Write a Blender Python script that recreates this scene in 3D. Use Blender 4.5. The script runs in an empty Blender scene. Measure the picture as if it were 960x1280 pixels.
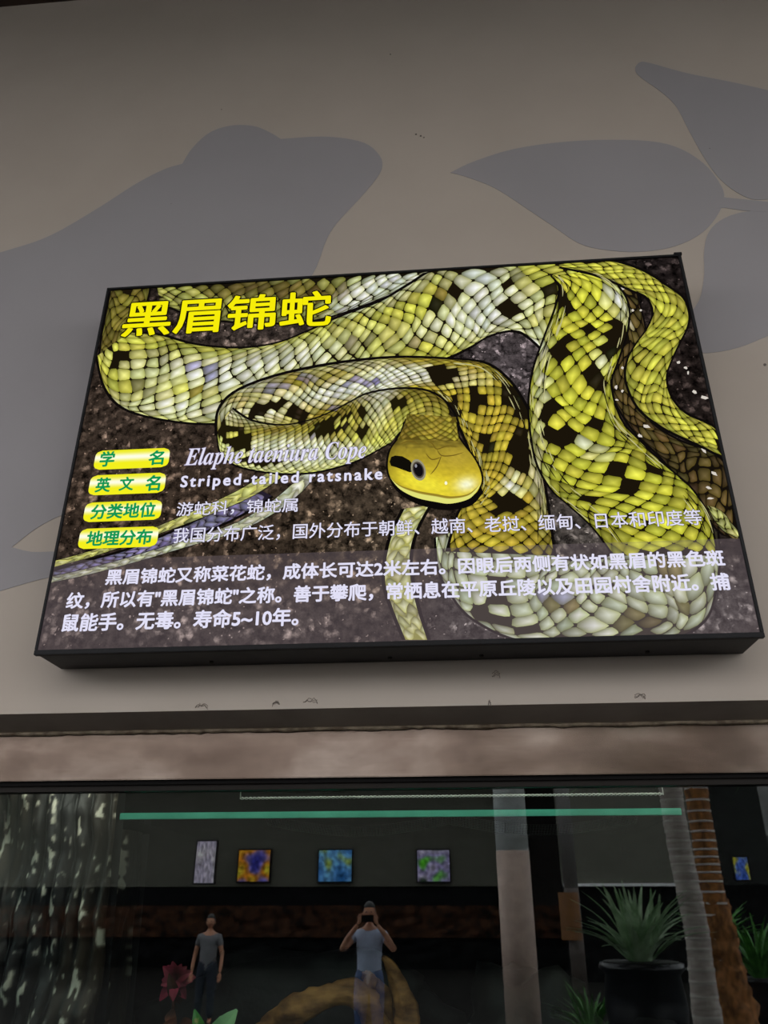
import bpy, bmesh, math, random
from math import sin, cos, pi, radians
from mathutils import Vector, Matrix, Euler, noise
random.seed(7)
S = bpy.context.scene
COL = S.collection

# ---------------------------------------------------------------- camera, world, light, exposure
F = 996.5; W, H = 960, 1280; EYE = 1.5
ROT = Euler((radians(116.4186), radians(-0.0077), radians(4.7497)), 'XYZ')
cam_d = bpy.data.cameras.new('camera'); cam = bpy.data.objects.new('camera', cam_d); COL.objects.link(cam)
cam.location = (0, 0, EYE); cam.rotation_euler = ROT
cam_d.sensor_fit = 'VERTICAL'; cam_d.sensor_height = 36.0; cam_d.lens = F / H * 36.0
cam_d.clip_start = 0.05; cam_d.clip_end = 200
S.camera = cam
RM = ROT.to_matrix()

world = bpy.data.worlds.new('sky'); S.world = world; world.use_nodes = True
wn = world.node_tree; bg = wn.nodes['Background']
bg.inputs[0].default_value = (0.93, 0.95, 1.0, 1); bg.inputs[1].default_value = 3.4
S.view_settings.view_transform = 'Standard'; S.view_settings.look = 'None'
S.view_settings.exposure = 0.0; S.view_settings.gamma = 1.0; S.view_settings.use_curve_mapping = False

def area(name, loc, rot, sx, sy, power, col=(1, 1, 1)):
    l = bpy.data.lights.new(name, 'AREA'); l.shape = 'RECTANGLE'; l.size = sx; l.size_y = sy
    l.energy = power; l.color = col
    o = bpy.data.objects.new(name, l); COL.objects.link(o); o.location = loc; o.rotation_euler = rot
    return o
area('canopy_lamp', (0.3, -1.2, 5.0), (0, 0, 0), 3.0, 0.3, 30, (1.0, 0.9, 0.78))
area('vivarium_lamp', (0.1, 2.56, 1.95), (radians(12), 0, 0), 3.0, 0.06, 6.5, (1.0, 0.95, 0.85))

# ---------------------------------------------------------------- helpers
YW = 2.2            # wall plane
YS = 2.32           # steel frame face
YG = 2.36           # viewing glass
PT = 0.1628; YP = YW - PT   # light box front face

def ray(px, py):
    d = RM @ Vector((px - W / 2, H / 2 - py, -F)); return d
def at(px, py, Y):
    d = ray(px, py); k = Y / d.y
    return Vector((d.x * k, Y, EYE + d.z * k))
def seen_in_glass(px, py, D):
    """the real place of something whose mirror image stands at depth D"""
    p = at(px, py, D); return Vector((p.x, 2 * YG - D, p.z))

def lin(c):
    return tuple((v / 255 / 12.92) if v / 255 <= 0.04045 else ((v / 255 + 0.055) / 1.055) ** 2.4 for v in c[:3])

def nodes(m):
    m.use_nodes = True; nt = m.node_tree; return nt, nt.nodes, nt.links
def mat(name, c, rough=0.6, metal=0.0, c2=None, scale=8.0, bump=0.0, detail=6.0, stretch=(1, 1, 1), spec=0.5):
    m = bpy.data.materials.new(name); nt, N, L = nodes(m); b = N['Principled BSDF']
    b.inputs['Roughness'].default_value = rough; b.inputs['Metallic'].default_value = metal
    b.inputs['Specular IOR Level'].default_value = spec
    b.inputs['Base Color'].default_value = (*lin(c), 1)
    tc = N.new('ShaderNodeTexCoord'); mp = N.new('ShaderNodeMapping'); mp.inputs['Scale'].default_value = stretch
    L.new(tc.outputs['Object'], mp.inputs['Vector'])
    nz = N.new('ShaderNodeTexNoise'); nz.inputs['Scale'].default_value = scale; nz.inputs['Detail'].default_value = detail
    L.new(mp.outputs[0], nz.inputs['Vector'])
    r = N.new('ShaderNodeValToRGB'); r.color_ramp.elements[0].position = 0.35; r.color_ramp.elements[1].position = 0.65
    c2 = c2 or tuple(v * 0.9 for v in c)
    r.color_ramp.elements[0].color = (*lin(c2), 1); r.color_ramp.elements[1].color = (*lin(c), 1)
    L.new(nz.outputs['Fac'], r.inputs[0]); L.new(r.outputs[0], b.inputs['Base Color'])
    if bump:
        bp = N.new('ShaderNodeBump'); bp.inputs['Strength'].default_value = bump; bp.inputs['Distance'].default_value = 0.01
        L.new(nz.outputs['Fac'], bp.inputs['Height']); L.new(bp.outputs[0], b.inputs['Normal'])
    return m

def obj(name, verts, faces, m, parent=None, smooth=False, cols=None):
    me = bpy.data.meshes.new(name)
    off = Vector(parent_loc(parent)) if parent else Vector((0, 0, 0))
    me.from_pydata([tuple(Vector(v) - off) for v in verts], [], faces); me.update()
    if m: me.materials.append(m)
    if smooth:
        me.polygons.foreach_set('use_smooth', [True] * len(me.polygons))
    if cols:
        a = me.color_attributes.new('ink', 'FLOAT_COLOR', 'POINT')
        flat = []
        for c in cols: flat += [c[0], c[1], c[2], 1.0]
        a.data.foreach_set('color', flat)
    o = bpy.data.objects.new(name, me); COL.objects.link(o)
    if parent: o.parent = parent
    return o
def parent_loc(p):
    v = Vector((0, 0, 0))
    while p: v += p.location; p = p.parent
    return v
def empty(name, loc, label, cat, group=None):
    e = bpy.data.objects.new(name, None); COL.objects.link(e); e.location = loc; e.empty_display_size = 0.1
    return tag(e, label, cat, group)
def tag(o, label=None, cat=None, group=None, kind=None):
    if label: o['label'] = label
    if cat: o['category'] = cat
    if group: o['group'] = group
    if kind: o['kind'] = kind
    return o
def tree_copy(o, loc=None, parent=None):
    c = o.copy(); COL.objects.link(c)
    if parent: c.parent = parent
    if loc is not None: c.location = loc
    for ch in [x for x in bpy.data.objects if x.parent == o]: tree_copy(ch, None, c)
    return c

class MB:
    def __init__(s): s.v = []; s.f = []
    def box(s, x0, x1, y0, y1, z0, z1, bev=0.0):
        if bev:
            bm = bmesh.new(); bmesh.ops.create_cube(bm, size=1)
            for v in bm.verts:
                v.co = Vector(((x0 + x1) / 2 + v.co.x * (x1 - x0), (y0 + y1) / 2 + v.co.y * (y1 - y0), (z0 + z1) / 2 + v.co.z * (z1 - z0)))
            bmesh.ops.bevel(bm, geom=bm.edges[:], offset=bev, segments=2, affect='EDGES')
            s.take(bm); return s
        n = len(s.v)
        s.v += [(x0, y0, z0), (x1, y0, z0), (x1, y1, z0), (x0, y1, z0), (x0, y0, z1), (x1, y0, z1), (x1, y1, z1), (x0, y1, z1)]
        s.f += [tuple(n + i for i in q) for q in ((0, 3, 2, 1), (4, 5, 6, 7), (0, 1, 5, 4), (1, 2, 6, 5), (2, 3, 7, 6), (3, 0, 4, 7))]
        return s
    def take(s, bm):
        n = len(s.v); bm.verts.index_update()
        s.v += [v.co.copy() for v in bm.verts]; s.f += [tuple(n + v.index for v in f.verts) for f in bm.faces]; bm.free()
    def tube(s, pts, rad, seg=10, wob=0.0, sd=0.0, caps=True):
        pts = [Vector(p) for p in pts]; n0 = len(s.v); k = len(pts)
        if not hasattr(rad, '__len__'): rad = [rad] * k
        up = Vector((0.03, 0.99, 0.11)).normalized()
        for i, p in enumerate(pts):
            t = (pts[min(i + 1, k - 1)] - pts[max(i - 1, 0)]).normalized()
            a = t.cross(up)
            if a.length < 1e-3: a = t.cross(Vector((1, 0, 0)))
            a.normalize(); b = t.cross(a).normalized()
            for j in range(seg):
                th = 2 * pi * j / seg
                r = rad[i]
                d = a * cos(th) + b * sin(th)
                if wob: r *= 1 + wob * noise.noise((d * 1.3 + p * 9 + Vector((sd, 0, 0)))) + 0.5 * wob * noise.noise((d * 4 + p * 30))
                s.v.append(p + d * r)
        for i in range(k - 1):
            for j in range(seg):
                s.f.append((n0 + i * seg + j, n0 + i * seg + (j + 1) % seg, n0 + (i + 1) * seg + (j + 1) % seg, n0 + (i + 1) * seg + j))
        if caps:
            s.f.append(tuple(n0 + j for j in reversed(range(seg)))); s.f.append(tuple(n0 + (k - 1) * seg + j for j in range(seg)))
        return s
    def build(s, name, m, parent=None, smooth=False): return obj(name, s.v, s.f, m, parent, smooth)

def crom(P, n):
    """Catmull-Rom through P (tuples), n samples"""
    P = [Vector(p) for p in P]; out = []; k = len(P) - 1
    for i in range(n):
        u = i / (n - 1) * k; a = min(int(u), k - 1); t = u - a
        p0 = P[max(a - 1, 0)]; p1 = P[a]; p2 = P[a + 1]; p3 = P[min(a + 2, k)]
        out.append(0.5 * ((2 * p1) + (p2 - p0) * t + (2 * p0 - 5 * p1 + 4 * p2 - p3) * t * t + (3 * p1 - p0 - 3 * p2 + p3) * t ** 3))
    return out

# ---------------------------------------------------------------- materials
M = {}
M['wall'] = mat('cream_paint', (166, 154, 141), 0.75, c2=(162, 150, 137), scale=3, bump=0.06)
M['mural'] = mat('grey_mural_paint', (140, 135, 135), 0.75, c2=(137, 132, 132), scale=3, bump=0.06)
M['soffit'] = mat('soffit_plaster', (150, 136, 122), 0.8, c2=(132, 118, 106), scale=5, bump=0.2)
M['caulk'] = mat('caulk', (150, 134, 112), 0.6, c2=(92, 76, 58), scale=30, bump=0.3)
M['ceiling'] = mat('brown_board', (70, 48, 36), 0.7, c2=(50, 34, 26), scale=5)
M['floor'] = mat('stone_floor', (34, 32, 30), 0.95, c2=(22, 21, 20), spec=.05, scale=4)
M['black'] = mat('black_aluminium', (16, 15, 16), 0.6, c2=(12, 11, 12), scale=20, spec=.2)
M['blackdusty'] = mat('dusty_black_steel', (34, 30, 30), 0.6, c2=(20, 18, 19), scale=14, bump=0.1)
M['rubber'] = mat('black_rubber', (14, 12, 11), 0.8, spec=.1)
M['alu'] = mat('dark_groove_metal', (30, 26, 22), 0.7, 0.0, spec=.15)

def steel():
    m = bpy.data.materials.new('tarnished_steel'); nt, N, L = nodes(m); b = N['Principled BSDF']
    tg = N.new('ShaderNodeTangent'); tg.direction_type = 'RADIAL'; tg.axis = 'X'; L.new(tg.outputs[0], b.inputs['Tangent'])
    b.inputs['Metallic'].default_value = 1; b.inputs['Roughness'].default_value = 0.3
    b.inputs['Anisotropic'].default_value = 0.95; b.inputs['Anisotropic Rotation'].default_value = 0.0
    tc = N.new('ShaderNodeTexCoord')
    mp = N.new('ShaderNodeMapping'); mp.inputs['Scale'].default_value = (1.0, 1, 2.0); L.new(tc.outputs['Object'], mp.inputs[0])
    nz = N.new('ShaderNodeTexNoise'); nz.inputs['Scale'].default_value = 3.0; nz.inputs['Detail'].default_value = 5; nz.inputs['Distortion'].default_value = .3
    L.new(mp.outputs[0], nz.inputs[0])
    r = N.new('ShaderNodeValToRGB'); e = r.color_ramp.elements
    e[0].position = 0.25; e[0].color = (*lin((80, 67, 58)), 1); e[1].position = 0.75; e[1].color = (*lin((150, 136, 124)), 1)
    x = e.new(0.48); x.color = (*lin((110, 95, 84)), 1)
    L.new(nz.outputs['Fac'], r.inputs[0]); L.new(r.outputs[0], b.inputs['Base Color'])
    mp2 = N.new('ShaderNodeMapping'); mp2.inputs['Scale'].default_value = (2, 1, 400); L.new(tc.outputs['Object'], mp2.inputs[0])
    n2 = N.new('ShaderNodeTexNoise'); n2.inputs['Scale'].default_value = 2.0; n2.inputs['Detail'].default_value = 3; L.new(mp2.outputs[0], n2.inputs[0])
    mr = N.new('ShaderNodeMapRange'); mr.inputs['To Min'].default_value = 0.15; mr.inputs['To Max'].default_value = 0.27
    L.new(n2.outputs['Fac'], mr.inputs[0]); L.new(mr.outputs[0], b.inputs['Roughness'])
    bp = N.new('ShaderNodeBump'); bp.inputs['Strength'].default_value = 0.05; bp.inputs['Distance'].default_value = 0.002
    L.new(n2.outputs['Fac'], bp.inputs['Height']); L.new(bp.outputs[0], b.inputs['Normal'])
    return m
M['steel'] = steel()

def glass():
    m = bpy.data.materials.new('pane_glass'); nt, N, L = nodes(m)
    for n in list(N):
        if n.type == 'BSDF_PRINCIPLED': N.remove(n)
    out = [n for n in N if n.type == 'OUTPUT_MATERIAL'][0]
    t = N.new('ShaderNodeBsdfTransparent'); t.inputs[0].default_value = (0.86, 0.93, 0.9, 1)
    g = N.new('ShaderNodeBsdfGlossy'); g.inputs['Roughness'].default_value = 0.012
    fr = N.new('ShaderNodeFresnel'); fr.inputs[0].default_value = 1.85
    mx = N.new('ShaderNodeMixShader'); L.new(fr.outputs[0], mx.inputs[0]); L.new(t.outputs[0], mx.inputs[1]); L.new(g.outputs[0], mx.inputs[2])
    L.new(mx.outputs[0], out.inputs[0]); return m
M['glass'] = glass()

def ink_mat(name='printed_ink', strength=1.0):
    m = bpy.data.materials.new(name); nt, N, L = nodes(m)
    N.remove(N['Principled BSDF']); out = [n for n in N if n.type == 'OUTPUT_MATERIAL'][0]
    a = N.new('ShaderNodeAttribute'); a.attribute_name = 'ink'
    e = N.new('ShaderNodeEmission'); e.inputs[1].default_value = strength
    L.new(a.outputs['Color'], e.inputs[0]); L.new(e.outputs[0], out.inputs[0]); return m
M['ink'] = ink_mat()
def flat_ink(name, c, alpha=1.0, s=1.0):
    m = bpy.data.materials.new(name); nt, N, L = nodes(m)
    N.remove(N['Principled BSDF']); out = [n for n in N if n.type == 'OUTPUT_MATERIAL'][0]
    e = N.new('ShaderNodeEmission'); e.inputs[0].default_value = (*lin(c), 1); e.inputs[1].default_value = s
    if alpha < 1:
        t = N.new('ShaderNodeBsdfTransparent'); mx = N.new('ShaderNodeMixShader'); mx.inputs[0].default_value = alpha
        L.new(t.outputs[0], mx.inputs[1]); L.new(e.outputs[0], mx.inputs[2]); L.new(mx.outputs[0], out.inputs[0])
    else: L.new(e.outputs[0], out.inputs[0])
    return m
def gravel_ink():
    m = bpy.data.materials.new('printed_gravel'); nt, N, L = nodes(m)
    N.remove(N['Principled BSDF']); out = [n for n in N if n.type == 'OUTPUT_MATERIAL'][0]
    a = N.new('ShaderNodeAttribute'); a.attribute_name = 'ink'
    tc = N.new('ShaderNodeTexCoord')
    v = N.new('ShaderNodeTexVoronoi'); v.inputs['Scale'].default_value = 48; v.inputs['Randomness'].default_value = 1
    nz = N.new('ShaderNodeTexNoise'); nz.inputs['Scale'].default_value = 40; nz.inputs['Detail'].default_value = 8; nz.inputs['Roughness'].default_value = 0.75
    v2 = N.new('ShaderNodeTexVoronoi'); v2.inputs['Scale'].default_value = 110
    n0 = N.new('ShaderNodeTexNoise'); n0.inputs['Scale'].default_value = 60
    mixv = N.new('ShaderNodeMixRGB'); mixv.inputs[0].default_value = 0.02
    L.new(tc.outputs['Object'], n0.inputs[0]); L.new(tc.outputs['Object'], mixv.inputs[1]); L.new(n0.outputs['Color'], mixv.inputs[2])
    for q in (v, v2): L.new(mixv.outputs[0], q.inputs['Vector'])
    L.new(tc.outputs['Object'], nz.inputs['Vector'])
    # pebble brightness by cell, dark in the joints
    sep = N.new('ShaderNodeSeparateColor'); L.new(v.outputs['Color'], sep.inputs[0])
    p = N.new('ShaderNodeMath'); p.operation = 'POWER'; p.inputs[1].default_value = 4.5; L.new(sep.outputs[0], p.inputs[0])
    dj = N.new('ShaderNodeMapRange'); dj.inputs['From Min'].default_value = 0.15; dj.inputs['From Max'].default_value = 0.62; dj.inputs['To Min'].default_value = 1.0; dj.inputs['To Max'].default_value = 0.1
    L.new(v.outputs['Distance'], dj.inputs[0])
    nn = N.new('ShaderNodeMapRange'); nn.inputs['From Min'].default_value = 0.38; nn.inputs['From Max'].default_value = 0.72; nn.inputs['To Min'].default_value = 0.15; nn.inputs['To Max'].default_value = 3.2
    L.new(nz.outputs['Fac'], nn.inputs[0])
    def math_(op, x, y):
        q = N.new('ShaderNodeMath'); q.operation = op
        for i, s_ in enumerate((x, y)):
            if isinstance(s_, (int, float)): q.inputs[i].default_value = s_
            else: L.new(s_, q.inputs[i])
        return q.outputs[0]
    peb = math_('MULTIPLY', math_('MULTIPLY', p.outputs[0], dj.outputs[0]), 3.6)
    tot = math_('MULTIPLY', math_('ADD', peb, 0.32), nn.outputs[0])
    sep2 = N.new('ShaderNodeSeparateColor'); L.new(v2.outputs['Color'], sep2.inputs[0])
    spk = math_('MULTIPLY', math_('GREATER_THAN', sep2.outputs[1], 0.93), math_('LESS_THAN', v2.outputs['Distance'], 0.28))
    tot = math_('ADD', tot, math_('MULTIPLY', spk, 3.5))
    mu = N.new('ShaderNodeVectorMath'); mu.operation = 'SCALE'; L.new(a.outputs['Color'], mu.inputs[0]); L.new(tot, mu.inputs['Scale'])
    e = N.new('ShaderNodeEmission'); L.new(mu.outputs[0], e.inputs[0]); L.new(e.outputs[0], out.inputs[0])
    return m
M['gravel'] = gravel_ink()

# ---------------------------------------------------------------- the wall with its mural
zb = at(480, 884, YW).z                      # lower edge of the wall
ztop = 5.13
zc = at(55, 4, YW).z
wall = MB().box(-7, 7, YW, YW + 0.08, zb, zc).build('wall_front', M['wall'])
tag(wall, 'cream painted wall above the vivarium with a grey frog and flower mural', kind='structure')

def paint(name, px, label, dy=0.0012):
    pts = [at(x, y, YW) for x, y in px]
    f = YW - dy
    v = [(p.x, f, p.z) for p in pts] + [(p.x, YW + 0.001, p.z) for p in pts]
    n = len(pts)
    bm = bmesh.new(); vs = [bm.verts.new(q) for q in v]
    bm.faces.new(vs[:n]); 
    for i in range(n): bm.faces.new((vs[i], vs[(i + 1) % n], vs[n + (i + 1) % n], vs[n + i]))
    bmesh.ops.recalc_face_normals(bm, faces=bm.faces)
    mb = MB(); mb.take(bm); o = mb.build(name, M['mural'], wall); o['label'] = label; return o
def smooth_px(P, n=60, closed=False):
    return [(p.x, p.y) for p in crom([(x, y, 0) for x, y in P], n)]
frog = smooth_px([(-60, 335), (0, 316), (60, 296), (120, 262), (170, 230), (205, 212), (228, 205)], 30) + \
       smooth_px([(228, 205), (240, 186), (262, 166), (290, 157), (318, 158), (338, 166), (351, 174)], 24)[1:] + \
       smooth_px([(351, 174), (395, 171), (430, 173), (458, 180), (474, 194), (478, 208), (470, 224), (448, 250), (422, 278), (408, 300), (390, 345), (340, 420), (260, 480), (170, 590), (110, 632), (75, 645), (45, 661), (15, 684)], 60)[1:] + smooth_px([(15, 684), (40, 690), (75, 690), (110, 700)], 10)[1:] + smooth_px([(110, 712), (60, 722), (20, 733), (-40, 752), (-80, 770)], 14) + [(-140, 760), (-140, 380)]
frog_o = paint('painted_frog', frog, 'grey silhouette of a frog painted on the wall')
# lower lip: pale notch between two painted shapes left of the light box
petals = [
    smooth_px([(563, 216), (590, 203), (640, 187), (700, 178), (760, 175), (815, 177), (850, 186), (880, 205), (900, 230), (905, 250), (893, 275), (872, 295), (840, 309), (800, 315), (760, 313), (725, 305), (690, 282), (660, 262), (620, 236), (585, 222), (563, 216)], 70),
    smooth_px([(794, 84), (800, 78), (812, 79), (860, 92), (920, 104), (975, 118), (1010, 140), (1020, 190), (990, 240), (950, 250), (925, 243), (900, 224), (880, 197), (862, 165), (845, 133), (825, 114), (805, 100), (795, 91), (794, 84)], 70),
    smooth_px([(960, 262), (925, 266), (900, 276), (885, 292), (880, 315), (880, 345), (874, 375), (858, 400), (850, 430), (862, 440), (890, 441), (925, 434), (960, 420), (1010, 400), (1060, 340), (1060, 290), (1010, 262), (960, 262)], 60),
]
for i, q in enumerate(petals): paint('painted_petal' , q[:-1], ['long grey flower petal painted left of the flower centre', 'upper grey flower petal painted at the top right', 'lower grey flower petal painted behind the light box corner'][i])
paint('painted_stem', smooth_px([(893, 246), (905, 247), (935, 250), (985, 255), (1040, 258)], 12) + smooth_px([(1040, 268), (985, 266), (935, 264), (905, 260), (893, 262)], 12), 'grey painted flower centre and stem', 0.0016)

# chips and pinholes in the wall paint
mb = MB()
for (x, y, r) in ((277, 137, .0022), (520, 168, .004), (526, 170, .004), (887, 186, .002), (488, 68, .003), (214, 255, .0018), (530, 172, .003), (956, 456, .005)):
    p = at(x, y, YW)
    mb.tube([(p.x, YW - 0.0016, p.z), (p.x, YW + 0.002, p.z)], r, 7)
o = mb.build('paint_chip', mat('chip', (96, 86, 78)), wall); o['label'] = 'small dark chips and pinholes in the wall paint'
o['kind'] = 'stuff'
mb = MB()
for (x, y, w) in ((252, 886, 16), (345, 882, 9), (388, 879, 18), (800, 873, 14), (620, 846, 10), (612, 882, 4)):
    for k in range(3):
        pts = []
        for j in range(9):
            t = j / 8
            p = at(x - w / 2 + w * t, y - 3 * sin(pi * t) + random.uniform(-2.4, 2.4) - k * 1.2, YW); pts.append((p.x, YW - 0.0006, p.z))
        mb.tube(pts, 0.0007, 4)
o = mb.build('cracked_paint', mat('crack', (92, 80, 70)), wall); o['kind'] = 'stuff'; o['label'] = 'fine cracks in the paint along the lower edge of the wall'

ceil = MB().box(-7, 7, -3.6, YW + 0.6, zc + 0.0, zc + 0.12).build('ceiling', M['ceiling'])  # unseen depth behind the edge shaped to shade the wall from the sky
tag(ceil, 'dark brown ceiling edge above the wall', kind='structure')
fl = MB().box(-24, 24, -26, YW + 1.6, -0.1, 0.0).build('floor', M['floor'])
tag(fl, 'stone floor of the exhibition hall', kind='structure')
low = MB().box(-4.5, 4.5, YS, YS + 0.1, 0.0, 0.62).build('wall_below', M['wall'])
tag(low, 'low wall below the vivarium window', kind='structure')

# sloping soffit under the wall
zs = at(480, 908, YS - 0.006).z; zs2 = at(480, 912, YS).z
so = MB(); so.v = [(-4.5, YW, zb), (4.5, YW, zb), (4.5, YS + .05, zs), (-4.5, YS + .05, zs), (-4.5, YW + .08, zb), (4.5, YW + .08, zb), (4.5, YS - .006, zs), (-4.5, YS - .006, zs)]
so.f = [(0, 1, 6, 7), (7, 6, 2, 3), (0, 4, 5, 1), (3, 2, 5, 4), (0, 7, 3, 4), (1, 5, 2, 6)]
so = so.build('trim_1', M['soffit']); tag(so, 'narrow shaded plaster slope between the wall and the steel frame', kind='structure')
# ragged bead of old sealant
n = 260; v = []; f = []
for i in range(n):
    x = -2.6 + 5.2 * i / (n - 1)
    hgt = 0.010 + 0.004 * noise.noise((x * 7, 0, 0)) + 0.004 * noise.noise((x * 40, 3, 0))
    pr = 0.004 + 0.003 * noise.noise((x * 22, 9, 0))
    v += [(x, YS - .008, zs + .002), (x, YS - .010 - pr, zs - hgt * .4), (x, YS - .004 - pr * .5, zs - hgt), (x, YS + .01, zs - hgt * .8), (x, YS + .01, zs + .002)]
    if i:
        for j in range(5):
            a, b = (i - 1) * 5 + j, (i - 1) * 5 + (j + 1) % 5
            f.append((a, b, b + 5, a + 5))
o = obj('trim_2', v, f, M['caulk'], None, True); tag(o, 'cracked beige sealant bead along the top of the steel frame', kind='structure')

# ---------------------------------------------------------------- vivarium window
zf0 = at(480, 971, YS).z
zg = at(480, 986, YG).z
win = empty('window_1', (0, YS, 0.62), None, None); tag(win, 'steel framed viewing window of the vivarium', kind='structure')
MB().box(-2.5, 2.5, YS, YS + 0.05, zf0, zs - 0.001, 0.002).build('frame_rail', M['steel'], win)['label'] = 'wide tarnished stainless steel head rail'
MB().box(-2.5, 2.5, YS + 0.012, YS + 0.036, zf0 - 0.012, zf0 + .0).build('groove', M['rubber'], win)
MB().box(-2.5, 2.5, YS + 0.02, YG - .001, zg - 0.001, zf0 - 0.012).build('glazing_bead', M['alu'], win)['label'] = 'thin dark glazing bead under the steel rail'
MB().box(-2.5, 2.5, YG - 0.0, YG + 0.01, 0.64, zg).build('glass_pane', M['glass'], win)['label'] = 'large clear reflecting glass pane'
MB().box(-2.5, 2.5, YS, YS + .05, 0.62, 0.70, 0.002).build('sill_rail', M['steel'], win)
for sx in (-2.5, 2.4): MB().box(sx, sx + .1, YS + .0, YS + .05, 0.70, zf0 - .012).build('side_rail', M['steel'], win)

# ---------------------------------------------------------------- the light box
cTL, cTR, cBR, cBL = at(133, 360, YP), at(850.6, 316.5, YP), at(957.5, 797.5, YP), at(42.5, 817.5, YP)
X0, X1 = (cTL.x + cBL.x) / 2, (cTR.x + cBR.x) / 2
Z0, Z1 = (cBR.z + cBL.z) / 2, (cTL.z + cTR.z) / 2
lb = empty('light_box', ((X0 + X1) / 2, YW, Z0), 'large glowing sign with a yellow snake photograph and white Chinese text', 'sign')
BZ = 0.012
casing = MB().box(X0 + .004, X1 - .004, YP + .012, YW - .002, Z0 + .003, Z1 - .003, 0.003).build('casing', M['blackdusty'], lb); casing['label'] = 'deep dusty black metal casing'
for a in ((X0, X1, Z0, Z0 + BZ * 1.15), (X0, X1, Z1 - BZ * .8, Z1), (X0, X0 + BZ * .7, Z0 + BZ * 1.15, Z1 - BZ * .8), (X1 - BZ * .8, X1, Z0 + BZ * 1.15, Z1 - BZ * .8)):
    MB().box(a[0], a[1], YP, YP + 0.016, a[2], a[3], 0.0012).build('bezel', M['black'], lb)
MB().box(X1 - .022, X1 + .003, YP - .002, YP + .02, Z1 - .004, Z1 + .006, .001).build('corner_cap', M['black'], lb)
for fx in (0.24, 0.5, 0.63, 0.86):
    x = X0 + (X1 - X0) * fx
    MB().tube([(x, YW - .05, Z0 + .003), (x, YW - .05, Z0 - .0015)], 0.006, 10).build('screw', M['alu'], lb)
bx0, bx1, bz0, bz1 = X0 + BZ * .7, X1 - BZ * .8, Z0 + BZ * 1.15, Z1 - BZ * .8
YD = YP + 0.006         # display surface
def PP(px, py):
    p = at(px, py, YD); return (min(max(p.x, bx0), bx1), min(max(p.z, bz0), bz1))
def inside(px, py):
    p = at(px, py, YD); return bx0 < p.x < bx1 and bz0 < p.z < bz1

# background print: a grid with ink tones and procedural pebbles
def blob(x, y, b):
    cx, cy, rx, ry = b[:4]; a = radians(b[4]) if len(b) > 4 else 0
    dx, dy = x - cx, y - cy; u = (dx * cos(a) + dy * sin(a)) / rx; w = (-dx * sin(a) + dy * cos(a)) / ry
    return u * u + w * w
gm = [((250, 600, 260, 120), (84, 68, 56)), ((420, 640, 160, 80), (92, 78, 62)), ((180, 560, 90, 60), (80, 68, 60)), ((640, 455, 60, 45), (118, 108, 112)), ((250, 770, 260, 50), (104, 94, 92)),
      ((600, 760, 60, 70), (118, 112, 112)), ((730, 660, 60, 45), (112, 105, 100)), ((860, 460, 60, 100), (44, 36, 34)), ((810, 345, 80, 40), (40, 34, 34)),
      ((900, 760, 60, 50), (110, 104, 104)), ((300, 415, 80, 18), (92, 80, 74)), ((470, 660, 60, 60), (98, 86, 72))]
def ground_tone(x, y):
    tot = 0.25; c = Vector((48, 40, 36)) * 0.25
    for b, col in gm:
        w = math.exp(-blob(x, y, b) * 1.2); tot += w; c += Vector(col) * w
    return c / tot
def panel_grid():
    nx, nz = 110, 72; v = []; f = []; c = []
    # pixel lookup by projecting back
    inv = RM.transposed()
    for k in range(nz + 1):
        for i in range(nx + 1):
            x = bx0 + (bx1 - bx0) * i / nx; z = bz0 + (bz1 - bz0) * k / nz
            q = inv @ (Vector((x, YD, z)) - Vector((0, 0, EYE)))
            px, py = 480 + F * q.x / -q.z, 640 - F * q.y / -q.z
            v.append((x, YD, z)); g = ground_tone(px, py); c.append(lin(tuple(g)))
    for k in range(nz):
        for i in range(nx):
            a = k * (nx + 1) + i; f.append((a, a + 1, a + nx + 2, a + nx + 1))
    return v, f, c
v, f, c = panel_grid()
display = obj('display_panel', v, f, M['gravel'], lb, cols=c); display['label'] = 'glowing photograph of a yellow snake coiled on dark gravel'

DL = [0]
class Print:
    """flat ink shapes, each batch on its own thin film"""
    def __init__(s): s.v = []; s.f = []; s.c = []
    def film(s): DL[0] += 1; s.y = YD - 0.00006 * DL[0]
    def pt(s, px, py, col):
        x, z = PP(px, py); s.v.append((x, s.y, z)); s.c.append(lin(tuple(min(max(k, 0), 255) for k in col))); return len(s.v) - 1
    def poly(s, P, col):
        n = len(P); cx = sum(p[0] for p in P) / n; cy = sum(p[1] for p in P) / n
        c = s.pt(cx, cy, col); ids = [s.pt(x, y, col) for x, y in P]
        for i in range(n): s.f.append((c, ids[i], ids[(i + 1) % n]))
    def strip(s, A, B, fn, n=60, m=10, grow=0.0):
        a = crom([(x, y, 0) for x, y in A], n); b = crom([(x, y, 0) for x, y in B], n); ids = []
        for i in range(n):
            d = (b[i] - a[i]); l = max(d.length, 1e-3); d = d / l
            p0 = a[i] - d * grow; p1 = b[i] + d * grow
            for j in range(m + 1):
                t = j / m; p = p0.lerp(p1, t); ids.append(s.pt(p.x, p.y, fn(p.x, p.y, i / (n - 1), t)))
        for i in range(n - 1):
            for j in range(m):
                q = i * (m + 1) + j; s.f.append((ids[q], ids[q + 1], ids[q + m + 2], ids[q + m + 1]))
    def build(s, name, label=None):
        o = obj(name, s.v, s.f, M['ink'], display, cols=s.c)
        if label: o['label'] = label
        return o

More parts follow.
